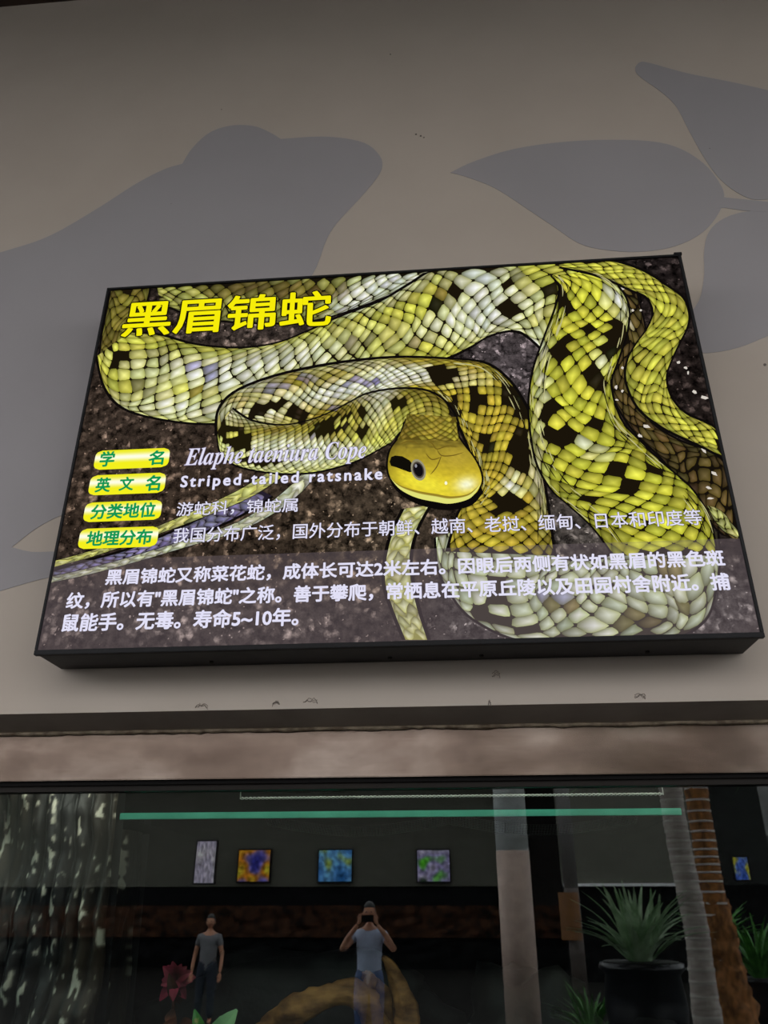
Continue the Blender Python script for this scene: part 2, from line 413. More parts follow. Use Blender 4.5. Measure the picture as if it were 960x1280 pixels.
BLACK = [  # black blotches (centre, radii, turn)
 (697,366,12,8,0),(706,380,11,8,0),(768,418,12,21,0),(746,475,11,17,0),(704,432,11,9,0),(735,417,9,4,-25),(716,425,8,4,-25),(712,474,15,4,5),(733,478,8,4,0),
 (551,469,17,10,0),(499,506,10,5,0),(569,513,7,14,0),(595,500,9,13,0),(641,497,17,9,45),(655,512,8,9,0),(651,562,11,22,-10),(606,552,11,6,20),(623,553,6,4,0),(634,630,17,12,0),
 (684,513,8,11,0),(694,544,16,8,25),(708,542,10,9,0),(765,587,10,10,0),(788,610,14,6,25),(739,626,8,14,-30),(812,590,16,3,12),(752,530,20,3,8),
 (322,513,13,7,-25),(348,504,10,5,-20),(372,519,13,8,25),(294,546,22,12,28),(416,533,24,9,-22),(451,515,7,5,0),(453,541,9,4,-35),(315,577,15,4,8),(345,577,9,3,0),
 (542,381,9,8,-20),(568,367,8,7,-30),(159,443,11,7,0),(145,452,6,8,0),(608,770,16,9,20),(616,738,17,10,25),(660,790,12,5,10),
 (640,352,9,5,10),(640,384,11,6,30)]
HOLES = [(291,544,9,3.5,20),(427,528,15,3,-22),(704,374,5,3,0)]
BROWN = [(467,419,18,4,-25),(519,434,13,7,-20),(448,429,14,5,-10),(383,445,14,4,-15),(344,455,9,5,0),(211,458,18,5,15),(200,445,14,5,15),(240,430,8,3,0),(250,490,12,4,20),(180,485,10,4,30),
 (415,365,26,10,10),(370,365,30,12,0),(300,360,60,12,0),(592,395,10,8,0),(652,345,12,6,10),(793,776,32,9,8),(858,752,16,9,-30),(835,708,12,9,0),(700,760,20,6,0),(560,372,14,10,-30)]
PURP = [(260,463,20,9,10),(348,480,14,5,-15),(385,473,12,5,-10),(470,476,8,5,0),(440,478,18,4,-15),(417,510,7,3,0),(393,542,9,6,0),(694,742,18,8,5)]
PURP += [(334 + 0, 487, 8, 4, 0), (465, 478, 10, 4, -10)]
WHITE = [(270,470,62,14,12,.8),(240,512,90,12,4,.55),(330,452,60,12,-8,.6),(488,352,48,18,-25,1.0),(440,378,24,10,-30,.7),(602,350,30,28,0,1.0),(615,395,50,18,-20,.8),(400,440,60,16,-18,.35),
 (430,488,75,11,-12,.85),(475,498,14,26,20,.5),(520,468,60,9,5,.6),(360,560,60,10,0,.6),(300,420,0.1,0.1,0,0),(380,575,60,10,-6,.5),(640,608,10,14,0,.6),(676,480,7,60,0,.5),(672,600,8,40,-8,.45),(775,380,6,20,-20,.7),
 (752,450,8,20,20,.5),(735,560,26,7,35,.55),(810,560,8,24,0,.0),(180,470,36,10,30,.35),(660,425,20,14,20,.5),(550,400,50,10,-28,.45),(760,370,5,14,-20,.6),(330,520,14,8,0,.3),(440,455,40,8,-10,.3)]
SH = Vector((246, 250, 236))
def tint(x, y, base):
    """ink colour of the scale printed at x, y"""
    for b in HOLES:
        if blob(x, y, b) < 1: return Vector((205, 200, 90))
    for b in BLACK:
        if blob(x, y, b) < 1.3: return None
    c = Vector(base)
    for b in BROWN:
        if blob(x, y, b) < 1: c = c.lerp(Vector((112, 96, 40)), 0.75)
    for b in WHITE:
        k = blob(x, y, b)
        if k < 3: c = c.lerp(SH, min(1, 1.4 * b[5]) * math.exp(-k * 0.5))
    for b in PURP:
        if blob(x, y, b) < 1: c = c.lerp(Vector((140, 132, 180)), 0.6)
    return c
OUT = [(1, 0), (.78, .32), (.42, .66), (.12, .93), (-.2, .9), (-.6, .52), (-.92, .18), (-.92, -.18), (-.6, -.52), (-.2, -.9), (.12, -.93), (.42, -.66), (.78, -.32)]
def folds(pr, A, B, ts, n=24, col=((24, 20, 12), (188, 184, 130)), ln=26, w=.65):
    pr.film(); N = 300; a = crom([(x, y, 0) for x, y in A], N); b = crom([(x, y, 0) for x, y in B], N)
    for k in range(n):
        i0 = random.randrange(0, N - ln - 2); t = random.uniform(*ts); c = col[k % 2]; l = random.randrange(ln // 3, ln); ids = []
        for i in range(0, l, 2):
            p = a[i0 + i].lerp(b[i0 + i], t + .0008 * i); q = a[i0 + i + 1].lerp(b[i0 + i + 1], t + .0008 * i); d = (q - p).normalized() if (q - p).length > 1e-4 else Vector((1, 0, 0))
            nn = Vector((-d.y, d.x, 0)) * w * sin(pi * (i + 1) / (l + 1))
            if not inside(p.x, p.y): ids = []; break
            ids.append((pr.pt(p.x + nn.x, p.y + nn.y, c), pr.pt(p.x - nn.x, p.y - nn.y, c)))
        for i in range(1, len(ids)): pr.f.append((ids[i - 1][0], ids[i - 1][1], ids[i][1], ids[i][0]))
def snake(pr, A, B, base, pitch=8.0, rows=12, edge=(.72, .72), dark=(26, 20, 10), thm=1.32, shadow=7, flat=False, gap=.95, alt=None, sh2=(14, 11, 10), asym=0.0):
    pr.film()
    if shadow: pr.strip(A, B, lambda x, y, s, t: sh2, 60, 2, shadow * .4)
    pr.film()
    pr.strip(A, B, lambda x, y, s, t: dark, 90, 6)
    pr.film()
    N = 600; a = crom([(x, y, 0) for x, y in A], N); b = crom([(x, y, 0) for x, y in B], N)
    # fine dark and pale skin folds along both flanks go on top of the scales afterwards
    cen = [(p + q) / 2 for p, q in zip(a, b)]; L = [0]
    for i in range(1, N): L.append(L[-1] + (cen[i] - cen[i - 1]).length)
    tot = L[-1]; nc = int(tot / pitch)
    def pos(l, th):
        l += pitch * (1.5 * noise.noise((th * 1.1, l * .022, tot * .1)) + .22 * noise.noise((th * 3.5, l * .09, 5))); th += dth * .35 * noise.noise((th * 1.5, l * .03, 11))
        l = min(max(l, 0), tot - 1e-3); lo, hi = 0, N - 1
        while hi - lo > 1:
            mid = (lo + hi) // 2
            if L[mid] <= l: lo = mid
            else: hi = mid
        k = (l - L[lo]) / max(L[hi] - L[lo], 1e-6)
        t = 0.5 + 0.5 * (sin(max(-pi / 2, min(pi / 2, th))) / sin(thm) if not flat else th / thm)
        t = min(max(t, 0), 1)
        return a[lo].lerp(a[hi], k).lerp(b[lo].lerp(b[hi], k), t), t
    dth = 2 * thm / rows
    for i in range(nc + 1):
        for j in range(rows + 1):
            if (i + j) % 2: continue
            th0 = -thm + dth * j; l0 = i * pitch
            p, t = pos(l0, th0)
            if not inside(p.x, p.y): continue
            bc = base if alt is None else Vector(base).lerp(Vector(alt), min(1, max(0, t if asym >= 0 else 1 - t)))
            q = tint(p.x + random.uniform(-1.5, 1.5), p.y + random.uniform(-1.5, 1.5), bc)
            if q is None:
                if random.random() < .93: continue
                q = Vector((40, 34, 14))
            e = abs(2 * t - 1); br = 1 - (1 - (edge[0] if t < .5 else edge[1])) * e ** 2.2
            br *= random.uniform(.76, 1.08)
            q = Vector((q.x * br, q.y * br, q.z * br)); q.y += random.uniform(-5, 5)
            g = gap * random.uniform(.9, 1.03) * (0.97 + .12 * noise.noise((p.x * .03, p.y * .03, 7)))
            hl = Vector((min(q.x * 1.13 + 8, 255), min(q.y * 1.13 + 8, 255), min(q.z * 1.2 + 14, 255)))
            ci = pr.pt(*(pos(l0 + pitch * .15, th0)[0].xy), hl); ids = []
            for (u, w) in OUT:
                pp, _ = pos(l0 + u * pitch * g, th0 + w * dth * g)
                k = 0.76 + 0.2 * u
                ids.append(pr.pt(pp.x, pp.y, (q.x * k, q.y * k, q.z * k * .85)))
            for k in range(len(ids)): pr.f.append((ci, ids[k], ids[(k + 1) % len(ids)]))

Y1 = (198, 196, 66)
pr = Print()
# coils behind
snake(pr, [(139,364),(134,390),(128,420),(125,450)], [(187,358),(180,385),(163,404),(160,440)], (128,118,44), 7.5, 8)
snake(pr, [(196,357),(260,352),(330,349),(400,344),(470,338),(560,331)], [(200,378),(245,395),(300,402),(370,402),(430,390),(545,345)], (172,172,84), 9, 8, dark=(22,18,10))
pr.build('printed_back_coils')
pr = Print()
snake(pr, [(745,345),(772,395),(768,450),(765,490),(790,535),(825,570),(850,600),(872,626),(887,650),(905,670)],
      [(795,366),(806,420),(788,460),(795,500),(815,530),(850,552),(887,565),(908,585),(917,630),(928,676)], (104,86,42), 10, 6, gap=.86, edge=(.5,.6), dark=(20,15,10))
# pale belly scales and glints on the brown coil
pr.film()
for (x, y, w, h, a) in ((808,533,9,3,10),(800,545,6,3,40),(880,563,8,3,45),(893,592,8,3,30),(886,610,7,2.5,20),(888,623,8,2,-5),(778,361,5,3,20),(791,388,3,2.5,0),(801,388,3,2,0),(771,500,4,2,0),(848,520,3,2,0),(880,497,10,3,15),(868,490,6,3,30),(848,453,4,3,0),(857,460,4,3,10),(778,460,3,3,0),(770,484,3,5,0),(778,489,3,3,0),(860,466,2,4,0),(836,392,0.1,0.1,0)):
    w *= .62; h *= .7; pr.poly([(x + w * cos(k) * cos(radians(a)) - h * sin(k) * sin(radians(a)), y + w * cos(k) * sin(radians(a)) + h * sin(k) * cos(radians(a))) for k in [i * pi / 2.5 + random.uniform(-.4, .4) for i in range(5)]], (214, 206, 196))
snake(pr, [(884,632),(893,650),(905,664),(922,672)], [(893,634),(905,642),(914,654),(926,668)], (205,205,120), 8, 3, shadow=2)
pr.build('printed_brown_coil')
pr = Print()
# thin striped tail at the lower left
snake(pr, [(63,716),(110,702),(160,688),(220,664),(280,634),(320,610)], [(66,724),(115,711),(165,697),(226,676),(292,648),(340,620)], (140,132,170), 7, 3, shadow=8, dark=(36,30,44))
snake(pr, [(66,702),(110,690),(150,676),(200,657),(250,636),(300,612),(340,588)], [(67,709),(112,697),(154,683),(205,665),(258,645),(312,622),(352,597)], (226,224,130), 9, 2, shadow=2, flat=True, dark=(196,194,104))
snake(pr, [(60,722),(110,711),(165,696),(230,676),(290,656),(330,634),(365,606),(380,590)], [(61,729),(112,718),(168,703),(236,683),(298,664),(342,642),(378,614),(395,592)], (218,220,190), 9, 2, shadow=2, flat=True, dark=(190,190,160))
# tail tip below the head
snake(pr, [(506,636),(491,667),(483,700),(482,730),(491,760),(507,800)], [(536,632),(520,662),(512,693),(513,722),(521,760),(534,800)], (236,234,162), 9, 4, edge=(.9,.85), dark=(170,166,90), shadow=12)
pr.build('printed_tail')
pr = Print()
snake(pr, [(160,416),(200,420),(245,432),(300,436),(345,430),(385,415),(430,395),(475,378),(510,358),(545,338),(600,331),(650,330),(700,328),(735,333)],
      [(122,445),(132,484),(156,510),(205,524),(265,529),(335,520),(400,498),(460,470),(520,457),(558,447),(588,433),(615,418),(650,414),(682,440)], (214,212,84), 10, 12, edge=(.78,.92), shadow=9)
pr.build('printed_main_coil')
pr = Print()
snake(pr, [(545,672),(549,712),(564,742),(590,772),(640,797),(700,803),(770,803),(840,798),(880,775),(893,740),(898,700),(896,665)],
      [(610,650),(620,670),(650,684),(680,690),(705,700),(730,702),(750,700),(765,693),(775,682),(790,665),(800,650),(815,640)], (218,226,186), 12, 11, edge=(.95,.85), dark=(50,46,34), shadow=8)
pr.build('printed_lower_coil')
pr = Print()
snake(pr, [(272,545),(274,515),(292,493),(330,476),(380,463),(440,453),(500,448),(564,450),(605,455),(632,473),(652,500),(665,530),(672,565),(680,610),(686,650),(692,695)],
      [(332,542),(326,533),(335,531),(364,532),(395,524),(430,508),(475,490),(525,488),(560,505),(572,526),(585,555),(598,590),(602,608),(592,624),(575,640),(560,690)], (198,176,54), 7, 14, edge=(.7,.85), shadow=9)
EA, EB = [(564,450),(605,455),(632,473),(652,500),(665,530),(672,565),(680,610),(686,650),(692,695)], [(545,492),(560,505),(572,526),(580,545),(590,565),(598,590),(602,608),(592,624),(575,640)]
folds(pr, EA, EB, (.0, .14), 40, ln=40); folds(pr, EA, EB, (.86, 1.0), 50, ln=30)
pr.build('printed_inner_coil')
pr = Print()
snake(pr, [(690,345),(700,360),(695,385),(682,420),(668,460),(662,500),(664,540),(672,580),(690,612),(712,632),(742,660),(768,695)],
      [(735,340),(765,352),(784,380),(783,415),(772,450),(763,482),(775,525),(800,553),(830,582),(862,610),(884,645),(896,695)], (220,218,66), 10.2, 12, edge=(.72,.76), shadow=7)
snake(pr, [(700,334),(736,341),(762,350),(788,362),(809,372),(817,391),(809,412),(796,430),(785,451),(783,475),(792,500),(806,518),(830,535),(852,546),(882,560),(903,572)],
      [(710,326),(745,325),(775,330),(805,341),(832,358),(853,374),(860,395),(857,412),(847,432),(838,452),(832,471),(835,490),(843,505),(858,519),(890,534),(901,548)], (212,208,74), 8.6, 7, edge=(.74,.8), shadow=8, thm=1.15)
DA, DB_ = [(690,345),(700,360),(695,385),(682,420),(668,460),(662,500),(664,540),(672,580),(690,612),(712,632),(742,660),(768,695)], [(735,340),(765,352),(784,380),(783,415),(772,450),(763,482),(775,525),(800,553),(830,582),(862,610),(884,645),(896,695)]
folds(pr, DA, DB_, (.0, .18), 70); folds(pr, DA, DB_, (.88, 1.0), 46)
pr.build('printed_right_coils')
pr = Print()
snake(pr, [(290,512),(312,526),(340,532),(368,531),(400,522),(430,508),(455,495),(481,489),(507,487),(530,489),(549,497),(564,513),(572,531),(569,548)],
      [(272,540),(276,565),(292,580),(320,588),(360,592),(400,589),(440,578),(462,568),(480,558),(490,552),(494,545),(497,540),(500,540),(496,552)], (160,142,46), 4.6, 15, edge=(.8,.95), alt=(226,230,110), shadow=7, dark=(30,25,9))
pr.build('printed_neck')
# head
pr = Print(); pr.film()
hA = [(509,524),(500,546),(489,562),(485,580),(488,597),(499,610),(520,621),(546,627),(564,629)]
hB = [(570,528),(572,545),(582,560),(590,570),(598,584),(602,598),(600,608),(592,619),(568,628)]
pr.strip(hA, hB, lambda x, y, s, t: (14, 11, 10), 40, 2, 2.5)
pr.strip([(486,585),(489,604),(500,618),(520,630),(545,637),(566,638),(590,632),(604,616)], [(490,580),(494,596),(505,606),(522,612),(545,618),(566,619),(588,612),(598,600)], lambda x, y, s, t: (12, 9, 9), 30, 2)
pr.film()
def headcol(x, y, s, t):
    c = Vector((140, 122, 42)).lerp(Vector((214, 190, 44)), min(1, max(0, (y - 554) / 46)))
    c = c.lerp(Vector((240, 226, 60)), math.exp(-blob(x, y, (530, 605, 40, 12, 15))))
    c = c.lerp(Vector((190, 165, 60)), .6 * math.exp(-blob(x, y, (570, 572, 18, 14, 20))))
    c = c.lerp(Vector((252, 252, 214)), 1.0 * math.exp(-blob(x, y, (583, 606, 15, 10, -10)) * 1.3))
    if y < 560: c = c * (0.86 + 0.25 * noise.noise((x * .11, y * .3, 0)))
    c = c * (1 + .12 * noise.noise((x * .25, y * .25, 3)))
    return c * (0.75 + 0.25 * min(1, 6 * t + .2))
pr.strip(hA, hB, headcol, 60, 40)
pr.film()
# white lip
lip = crom([(487,597,0),(500,607,0),(522,614,0),(545,618,0),(564,621,0),(585,618,0),(598,608,0)], 30); lip2 = crom([(488,598,0),(500,612,0),(520,622.5,0),(545,628,0),(564,630,0),(588,623,0),(601,606,0)], 30)
pr.strip([(p.x, p.y) for p in lip], [(p.x, p.y) for p in lip2], lambda x, y, s, t: (226, 226, 120) if t > .25 else (150, 128, 40), 60, 8)
pr.film()
pr.poly([(489,572),(494,570),(503,571),(512,576),(517,582),(518,590),(512,591),(504,588),(496,585),(489,583),(487,578)], (16, 13, 8))
pr.film()
for (r, col) in ((1.28, (150, 146, 122)), (1.0, (78, 70, 62)), (.8, (16, 14, 18))):
    pr.poly([(523 + 7.2 * r * cos(k * pi / 9) + 1.8 * r * sin(k * pi / 9), 588 + 10.5 * r * sin(k * pi / 9)) for k in range(18)], col); pr.film()
pr.poly([(520 + 1.6 * cos(k), 583 + 2.4 * sin(k)) for k in range(6)], (150, 150, 160))
pr.poly([(557.5 + 1.9 * cos(k), 604.5 + 2.4 * sin(k)) for k in range(6)], (250, 250, 220))
def crackl(P, w, col):
    a = crom([(x, y, 0) for x, y in P], 20); A = []; B = []
    for i, p in enumerate(a):
        t = (a[min(i + 1, 19)] - a[max(i - 1, 0)]).normalized(); n_ = Vector((-t.y, t.x, 0)) * w * (1 - abs(i / 19 * 2 - 1) ** 3)
        A.append((p.x + n_.x, p.y + n_.y)); B.append((p.x - n_.x, p.y - n_.y))
    pr.strip(A, B, lambda x, y, s, t: col, 20, 1)
pr.film()
for P in ([(528,548),(540,555),(546,562),(560,558),(572,560)], [(546,562),(552,570),(566,570),(580,566)], [(532,567),(540,575),(552,572)], [(535,553),(548,550),(562,548)], [(500,556),(512,552),(524,556)], [(552,570),(546,584),(538,594)]):
    crackl(P, .7, (112, 92, 28))
snake(pr, [(509,518),(506,530),(501,542),(497,550)], [(570,522),(571,534),(573,546),(574,552)], (146,128,40), 3.6, 14, edge=(.8,.95), shadow=0, dark=(90,76,24), alt=(176,160,50))
pr.build('printed_head', 'olive and yellow snake head with a black eye stripe')

# grey translucent caption band
def quad(name, pts, m, label=None):
    DL[0] += 2; y = YD - 0.00006 * DL[0]
    v = [(PP(*p)[0], y, PP(*p)[1]) for p in pts]
    o = obj(name, v, [(0, 1, 2, 3)], m, display)
    if label: o['label'] = label
    return o
zband = (at(70, 700, YD).z + at(480, 689, YD).z + at(892, 676, YD).z) / 3
DL[0] += 2; y = YD - 0.00006 * DL[0]
o = obj('caption_band', [(bx0, y, bz0), (bx1, y, bz0), (bx1, y, zband), (bx0, y, zband)], [(0, 1, 2, 3)], flat_ink('band_film', (104, 92, 96), 0.36), display)
o['label'] = 'translucent grey band behind the white paragraph'
# bright light stone in the gravel at the lower edge
# label plates: white to yellow pills
def pill(P, r=0.3):
    q = [PP(*p) for p in P]; x0 = (q[0][0] + q[3][0]) / 2; x1 = (q[1][0] + q[2][0]) / 2; z1 = (q[0][1] + q[1][1]) / 2; z0 = (q[2][1] + q[3][1]) / 2
    DL[0] += 2; y = YD - 0.00006 * DL[0]; rr = (z1 - z0) * r; rim = []
    for cx, cz, a0 in ((x1 - rr, z1 - rr, 0), (x0 + rr, z1 - rr, 90), (x0 + rr, z0 + rr, 180), (x1 - rr, z0 + rr, 270)):
        for k in range(7):
            a = radians(a0 + 15 * k); rim.append((cx + rr * cos(a), cz + rr * sin(a)))
    rows = 12; v = []; f = []; c = []
    for k in range(rows + 1):
        z = z0 + (z1 - z0) * k / rows
        dz = max(0, rr - (z - z0), rr - (z1 - z)); ins = rr - math.sqrt(max(rr * rr - dz * dz, 0))
        h = k / rows; w = math.exp(-((h - .62) / .2) ** 2)
        col = Vector((236, 232, 20)).lerp(Vector((255, 255, 235)), w)
        if h < .35: col = Vector((244, 240, 30))
        v += [(x0 + ins, y, z), (x1 - ins, y, z)]; c += [lin(tuple(col))] * 2
        if k: a = 2 * k; f.append((a - 2, a - 1, a + 1, a))
    o = obj('label_plate', v, f, M['ink'], display, cols=c); o['label'] = 'yellow and white rounded label plate'
pill([(119, 564), (212.5, 561), (211.5, 585), (119, 587.5)])
pill([(112.5, 593.6), (207.5, 593), (206.5, 617), (112.5, 619.5)])
pill([(106, 629), (202.5, 626), (202, 650.5), (106, 653)])
pill([(99.5, 662), (198.5, 658.5), (197.5, 684), (99.5, 687)])

def text(name, s, P, col, bold=0.0, outline=0.0, ocol=(20, 16, 10), shear=0.0, label=None, strokes=8, spacing=1.0):
    """write s so that its bounding box fills the quad P (pixels on the display)"""
    q = [PP(*p) for p in P]; x0 = (q[0][0] + q[3][0]) / 2; x1 = (q[1][0] + q[2][0]) / 2; z1 = (q[0][1] + q[1][1]) / 2; z0 = (q[2][1] + q[3][1]) / 2
    cu = bpy.data.curves.new('txt', 'FONT'); cu.body = s; cu.size = 1.0; cu.shear = shear; cu.space_character = spacing; cu.resolution_u = 3
    to = bpy.data.objects.new('txt', cu); COL.objects.link(to); bpy.context.view_layer.update()
    me = bpy.data.meshes.new_from_object(to.evaluated_get(bpy.context.evaluated_depsgraph_get()))
    V = [v.co.copy() for v in me.vertices]; Fc = [tuple(p.vertices) for p in me.polygons]
    bpy.data.objects.remove(to); bpy.data.curves.remove(cu); bpy.data.meshes.remove(me)
    a0 = min(v.x for v in V); a1 = max(v.x for v in V); b0 = min(v.y for v in V); b1 = max(v.y for v in V)
    hgt = z1 - z0; bo = bold * hgt; kx = (x1 - x0 - 2 * bo) / (a1 - a0); kz = (z1 - z0 - 2 * bo) / (b1 - b0)
    def layer(off, col, name, n):
        DL[0] += 2; y = YD - 0.00006 * DL[0]; vv = []; ff = []
        offs = [(0, 0)] + ([(off * cos(2 * pi * k / n), off * sin(2 * pi * k / n)) for k in range(n)] if off else [])
        for k, (dx, dz) in enumerate(offs):
            b = len(vv); vv += [(x0 + bo + (v.x - a0) * kx + dx, y - k * 2e-6, z0 + bo + (v.y - b0) * kz + dz) for v in V]; ff += [tuple(b + i for i in p) for p in Fc]
        return obj(name, vv, ff, flat_ink(name + '_ink', col), display)
    if outline: layer(bo + outline * hgt, ocol, name + '_outline', 8)
    o = layer(bo, col, name, strokes)
    if label: o['label'] = label
TW = (226, 224, 246)
text('title_lettering', '黑眉锦蛇', [(158,378),(415,364),(414,408),(152,423)], (246, 236, 10), .02, .034, label='yellow heading in large Chinese characters')
GR = (14, 150, 84)
text('label_lettering', '学', [(126,566),(144.5,563.6),(144,584),(125,584.5)], GR, .03)
text('label_lettering', '名', [(187,564),(206,563.5),(205.5,582),(186,582.5)], GR, .03)
text('label_lettering', '英', [(120.5,598),(139.5,597.5),(139,616),(120,616.5)], GR, .03)
text('label_lettering', '文', [(150,597),(168,596.5),(168,615),(150,613.6)], GR, .03)
text('label_lettering', '名', [(183,596),(202,593.6),(201,614.5),(182.5,615)], GR, .03)
text('label_lettering', '分类地位', [(115,631),(196,628.5),(195,647.5),(114,650.5)], GR, .03)
text('label_lettering', '地理分布', [(109.5,664.5),(191.5,662),(190.5,681.5),(109,684)], GR, .03)
def math_italic(s):
    out = ''
    for ch in s:
        if 'A' <= ch <= 'Z': out += chr(0x1D468 + ord(ch) - 65)
        elif 'a' <= ch <= 'z': out += chr(0x1D482 + ord(ch) - 97)
        else: out += ch
    return out
text('species_lettering', math_italic('Elaphe taeniura Cope'), [(233,560),(458,553),(458,581),(231,588)], TW, 0.0, .02, (110, 96, 120))
text('species_lettering', 'Striped-tailed ratsnake', [(227,594.5),(478.5,587),(478,606),(226,614)], TW, .028, .02, (60, 50, 70), spacing=1.28)
text('caption_lettering', '游蛇科，锦蛇属', [(222,629),(373,623.5),(372.5,642),(221.5,646)], TW, .008, .02, (60, 50, 60))
text('caption_lettering', '我国分布广泛，国外分布于朝鲜、越南、老挝、缅甸、日本和印度等', [(218,660.5),(876,638),(876,658),(217,680.5)], TW, .008, .02, (60, 50, 60))
text('caption_lettering', '黑眉锦蛇又称菜花蛇，成体长可达2米左右。因眼后两侧有状如黑眉的黑色斑', [(134,712),(904,688.5),(905,709),(133,733)], TW, .028)
text('caption_lettering', '纹，所以有"黑眉锦蛇"之称。善于攀爬，常栖息在平原丘陵以及田园村舍附近。捕', [(84.5,742),(910.5,716),(911,738),(84,764)], TW, .028)
text('caption_lettering', '鼠能手。无毒。寿命5~10年。', [(80,768),(374,760),(374,783),(79,791)], TW, .028)
#REST
# ---------------------------------------------------------------- inside the vivarium
M['tankback'] = mat('dark_rock_panel', (12, 11, 10), 0.9, c2=(4, 4, 4), scale=7, spec=.1, bump=0.5)
M['tankwall'] = mat('tank_lining', (14, 14, 13), 0.8, c2=(10, 10, 10), scale=4)
def bark_mat():
    m = bpy.data.materials.new('painted_bark'); nt, N, L = nodes(m); b = N['Principled BSDF']; b.inputs['Roughness'].default_value = .5
    tc = N.new('ShaderNodeTexCoord'); mp = N.new('ShaderNodeMapping'); mp.inputs['Scale'].default_value = (24, 24, 9); L.new(tc.outputs['Object'], mp.inputs[0])
    nz = N.new('ShaderNodeTexNoise'); nz.inputs['Scale'].default_value = 1; nz.inputs['Detail'].default_value = 8; nz.inputs['Distortion'].default_value = .8; L.new(mp.outputs[0], nz.inputs[0])
    r = N.new('ShaderNodeValToRGB'); e = r.color_ramp.elements
    e[0].position = .5; e[0].color = (*lin((30, 28, 34)), 1); e[1].position = .7; e[1].color = (*lin((240, 236, 222)), 1)
    x = e.new(.6); x.color = (*lin((70, 62, 56)), 1)
    at_ = N.new('ShaderNodeAttribute'); at_.attribute_name = 'ink'; L.new(at_.outputs['Color'], b.inputs['Base Color'])
    bp = N.new('ShaderNodeBump'); bp.inputs['Strength'].default_value = .6; bp.inputs['Distance'].default_value = .01; L.new(nz.outputs['Fac'], bp.inputs['Height']); L.new(bp.outputs[0], b.inputs['Normal'])
    return m
M['bark'] = bark_mat()
M['wood'] = mat('tan_driftwood', (190, 132, 74), 0.7, c2=(112, 70, 36), scale=14, bump=0.7, stretch=(1, 1, 2))
M['rock'] = mat('dark_stone', (20, 18, 15), 0.7, c2=(7, 6, 6), scale=12, bump=0.8)
TD = 3.7
tank = None
# carved back wall as displaced relief
def relief(name, x0, x1, z0, z1, Yf, m, parent, nx, nz, amp):
    v = []; f = []
    for k in range(nz + 1):
        for i in range(nx + 1):
            x = x0 + (x1 - x0) * i / nx; z = z0 + (z1 - z0) * k / nz
            v.append((x, Yf(x, z) - amp(x, z), z))
    for k in range(nz):
        for i in range(nx):
            a = k * (nx + 1) + i; f.append((a, a + 1, a + nx + 2, a + nx + 1))
    # back skin for thickness
    n = len(v); v += [(x0, TD + .1, z0), (x1, TD + .1, z0), (x1, TD + .1, z1), (x0, TD + .1, z1)]; f.append((n + 3, n + 2, n + 1, n))
    return obj(name, v, f, m, parent, True)
bp_ = relief('wall_vivarium', -2.5, 2.5, .64, zg + .35, lambda x, z: TD, M['tankback'], tank, 110, 50, lambda x, z: .10 * (0.5 + noise.noise((x * 3, 0, z * 5))) + .03 * noise.noise((x * 14, 2, z * 16)))
tg_ = [bp_]; tg_ += [MB().box(-2.5, 2.5, YG + .02, TD + .1, .60, .66).build('floor_vivarium', M['tankback'], tank)]
tg_ += [MB().box(-2.5, 2.5, YG + .02, TD + .1, zg + .36, zg + .40).build('ceiling_vivarium', M['tankwall'], tank)]
tg_ += [MB().box(-2.54, -2.5, YG + .02, TD + .1, .60, zg + .36).build('wall_vivarium_left', M['tankwall'], tank)]
tg_ += [MB().box(2.5, 2.54, YG + .02, TD + .1, .60, zg + .36).build('wall_vivarium_right', M['tankwall'], tank)]
tg_ += [MB().box(-2.5, 2.5, YG + .012, YG + .03, zg - .0005, zg + .36).build('trim_7', M['rubber'], tank)]
for o_, l_ in zip(tg_, ('dark rock relief at the back of the vivarium', 'dark floor of the vivarium', 'dark roof of the vivarium', 'left side of the vivarium', 'right side of the vivarium', 'black board above the glass pane')): tag(o_, l_, kind='structure')

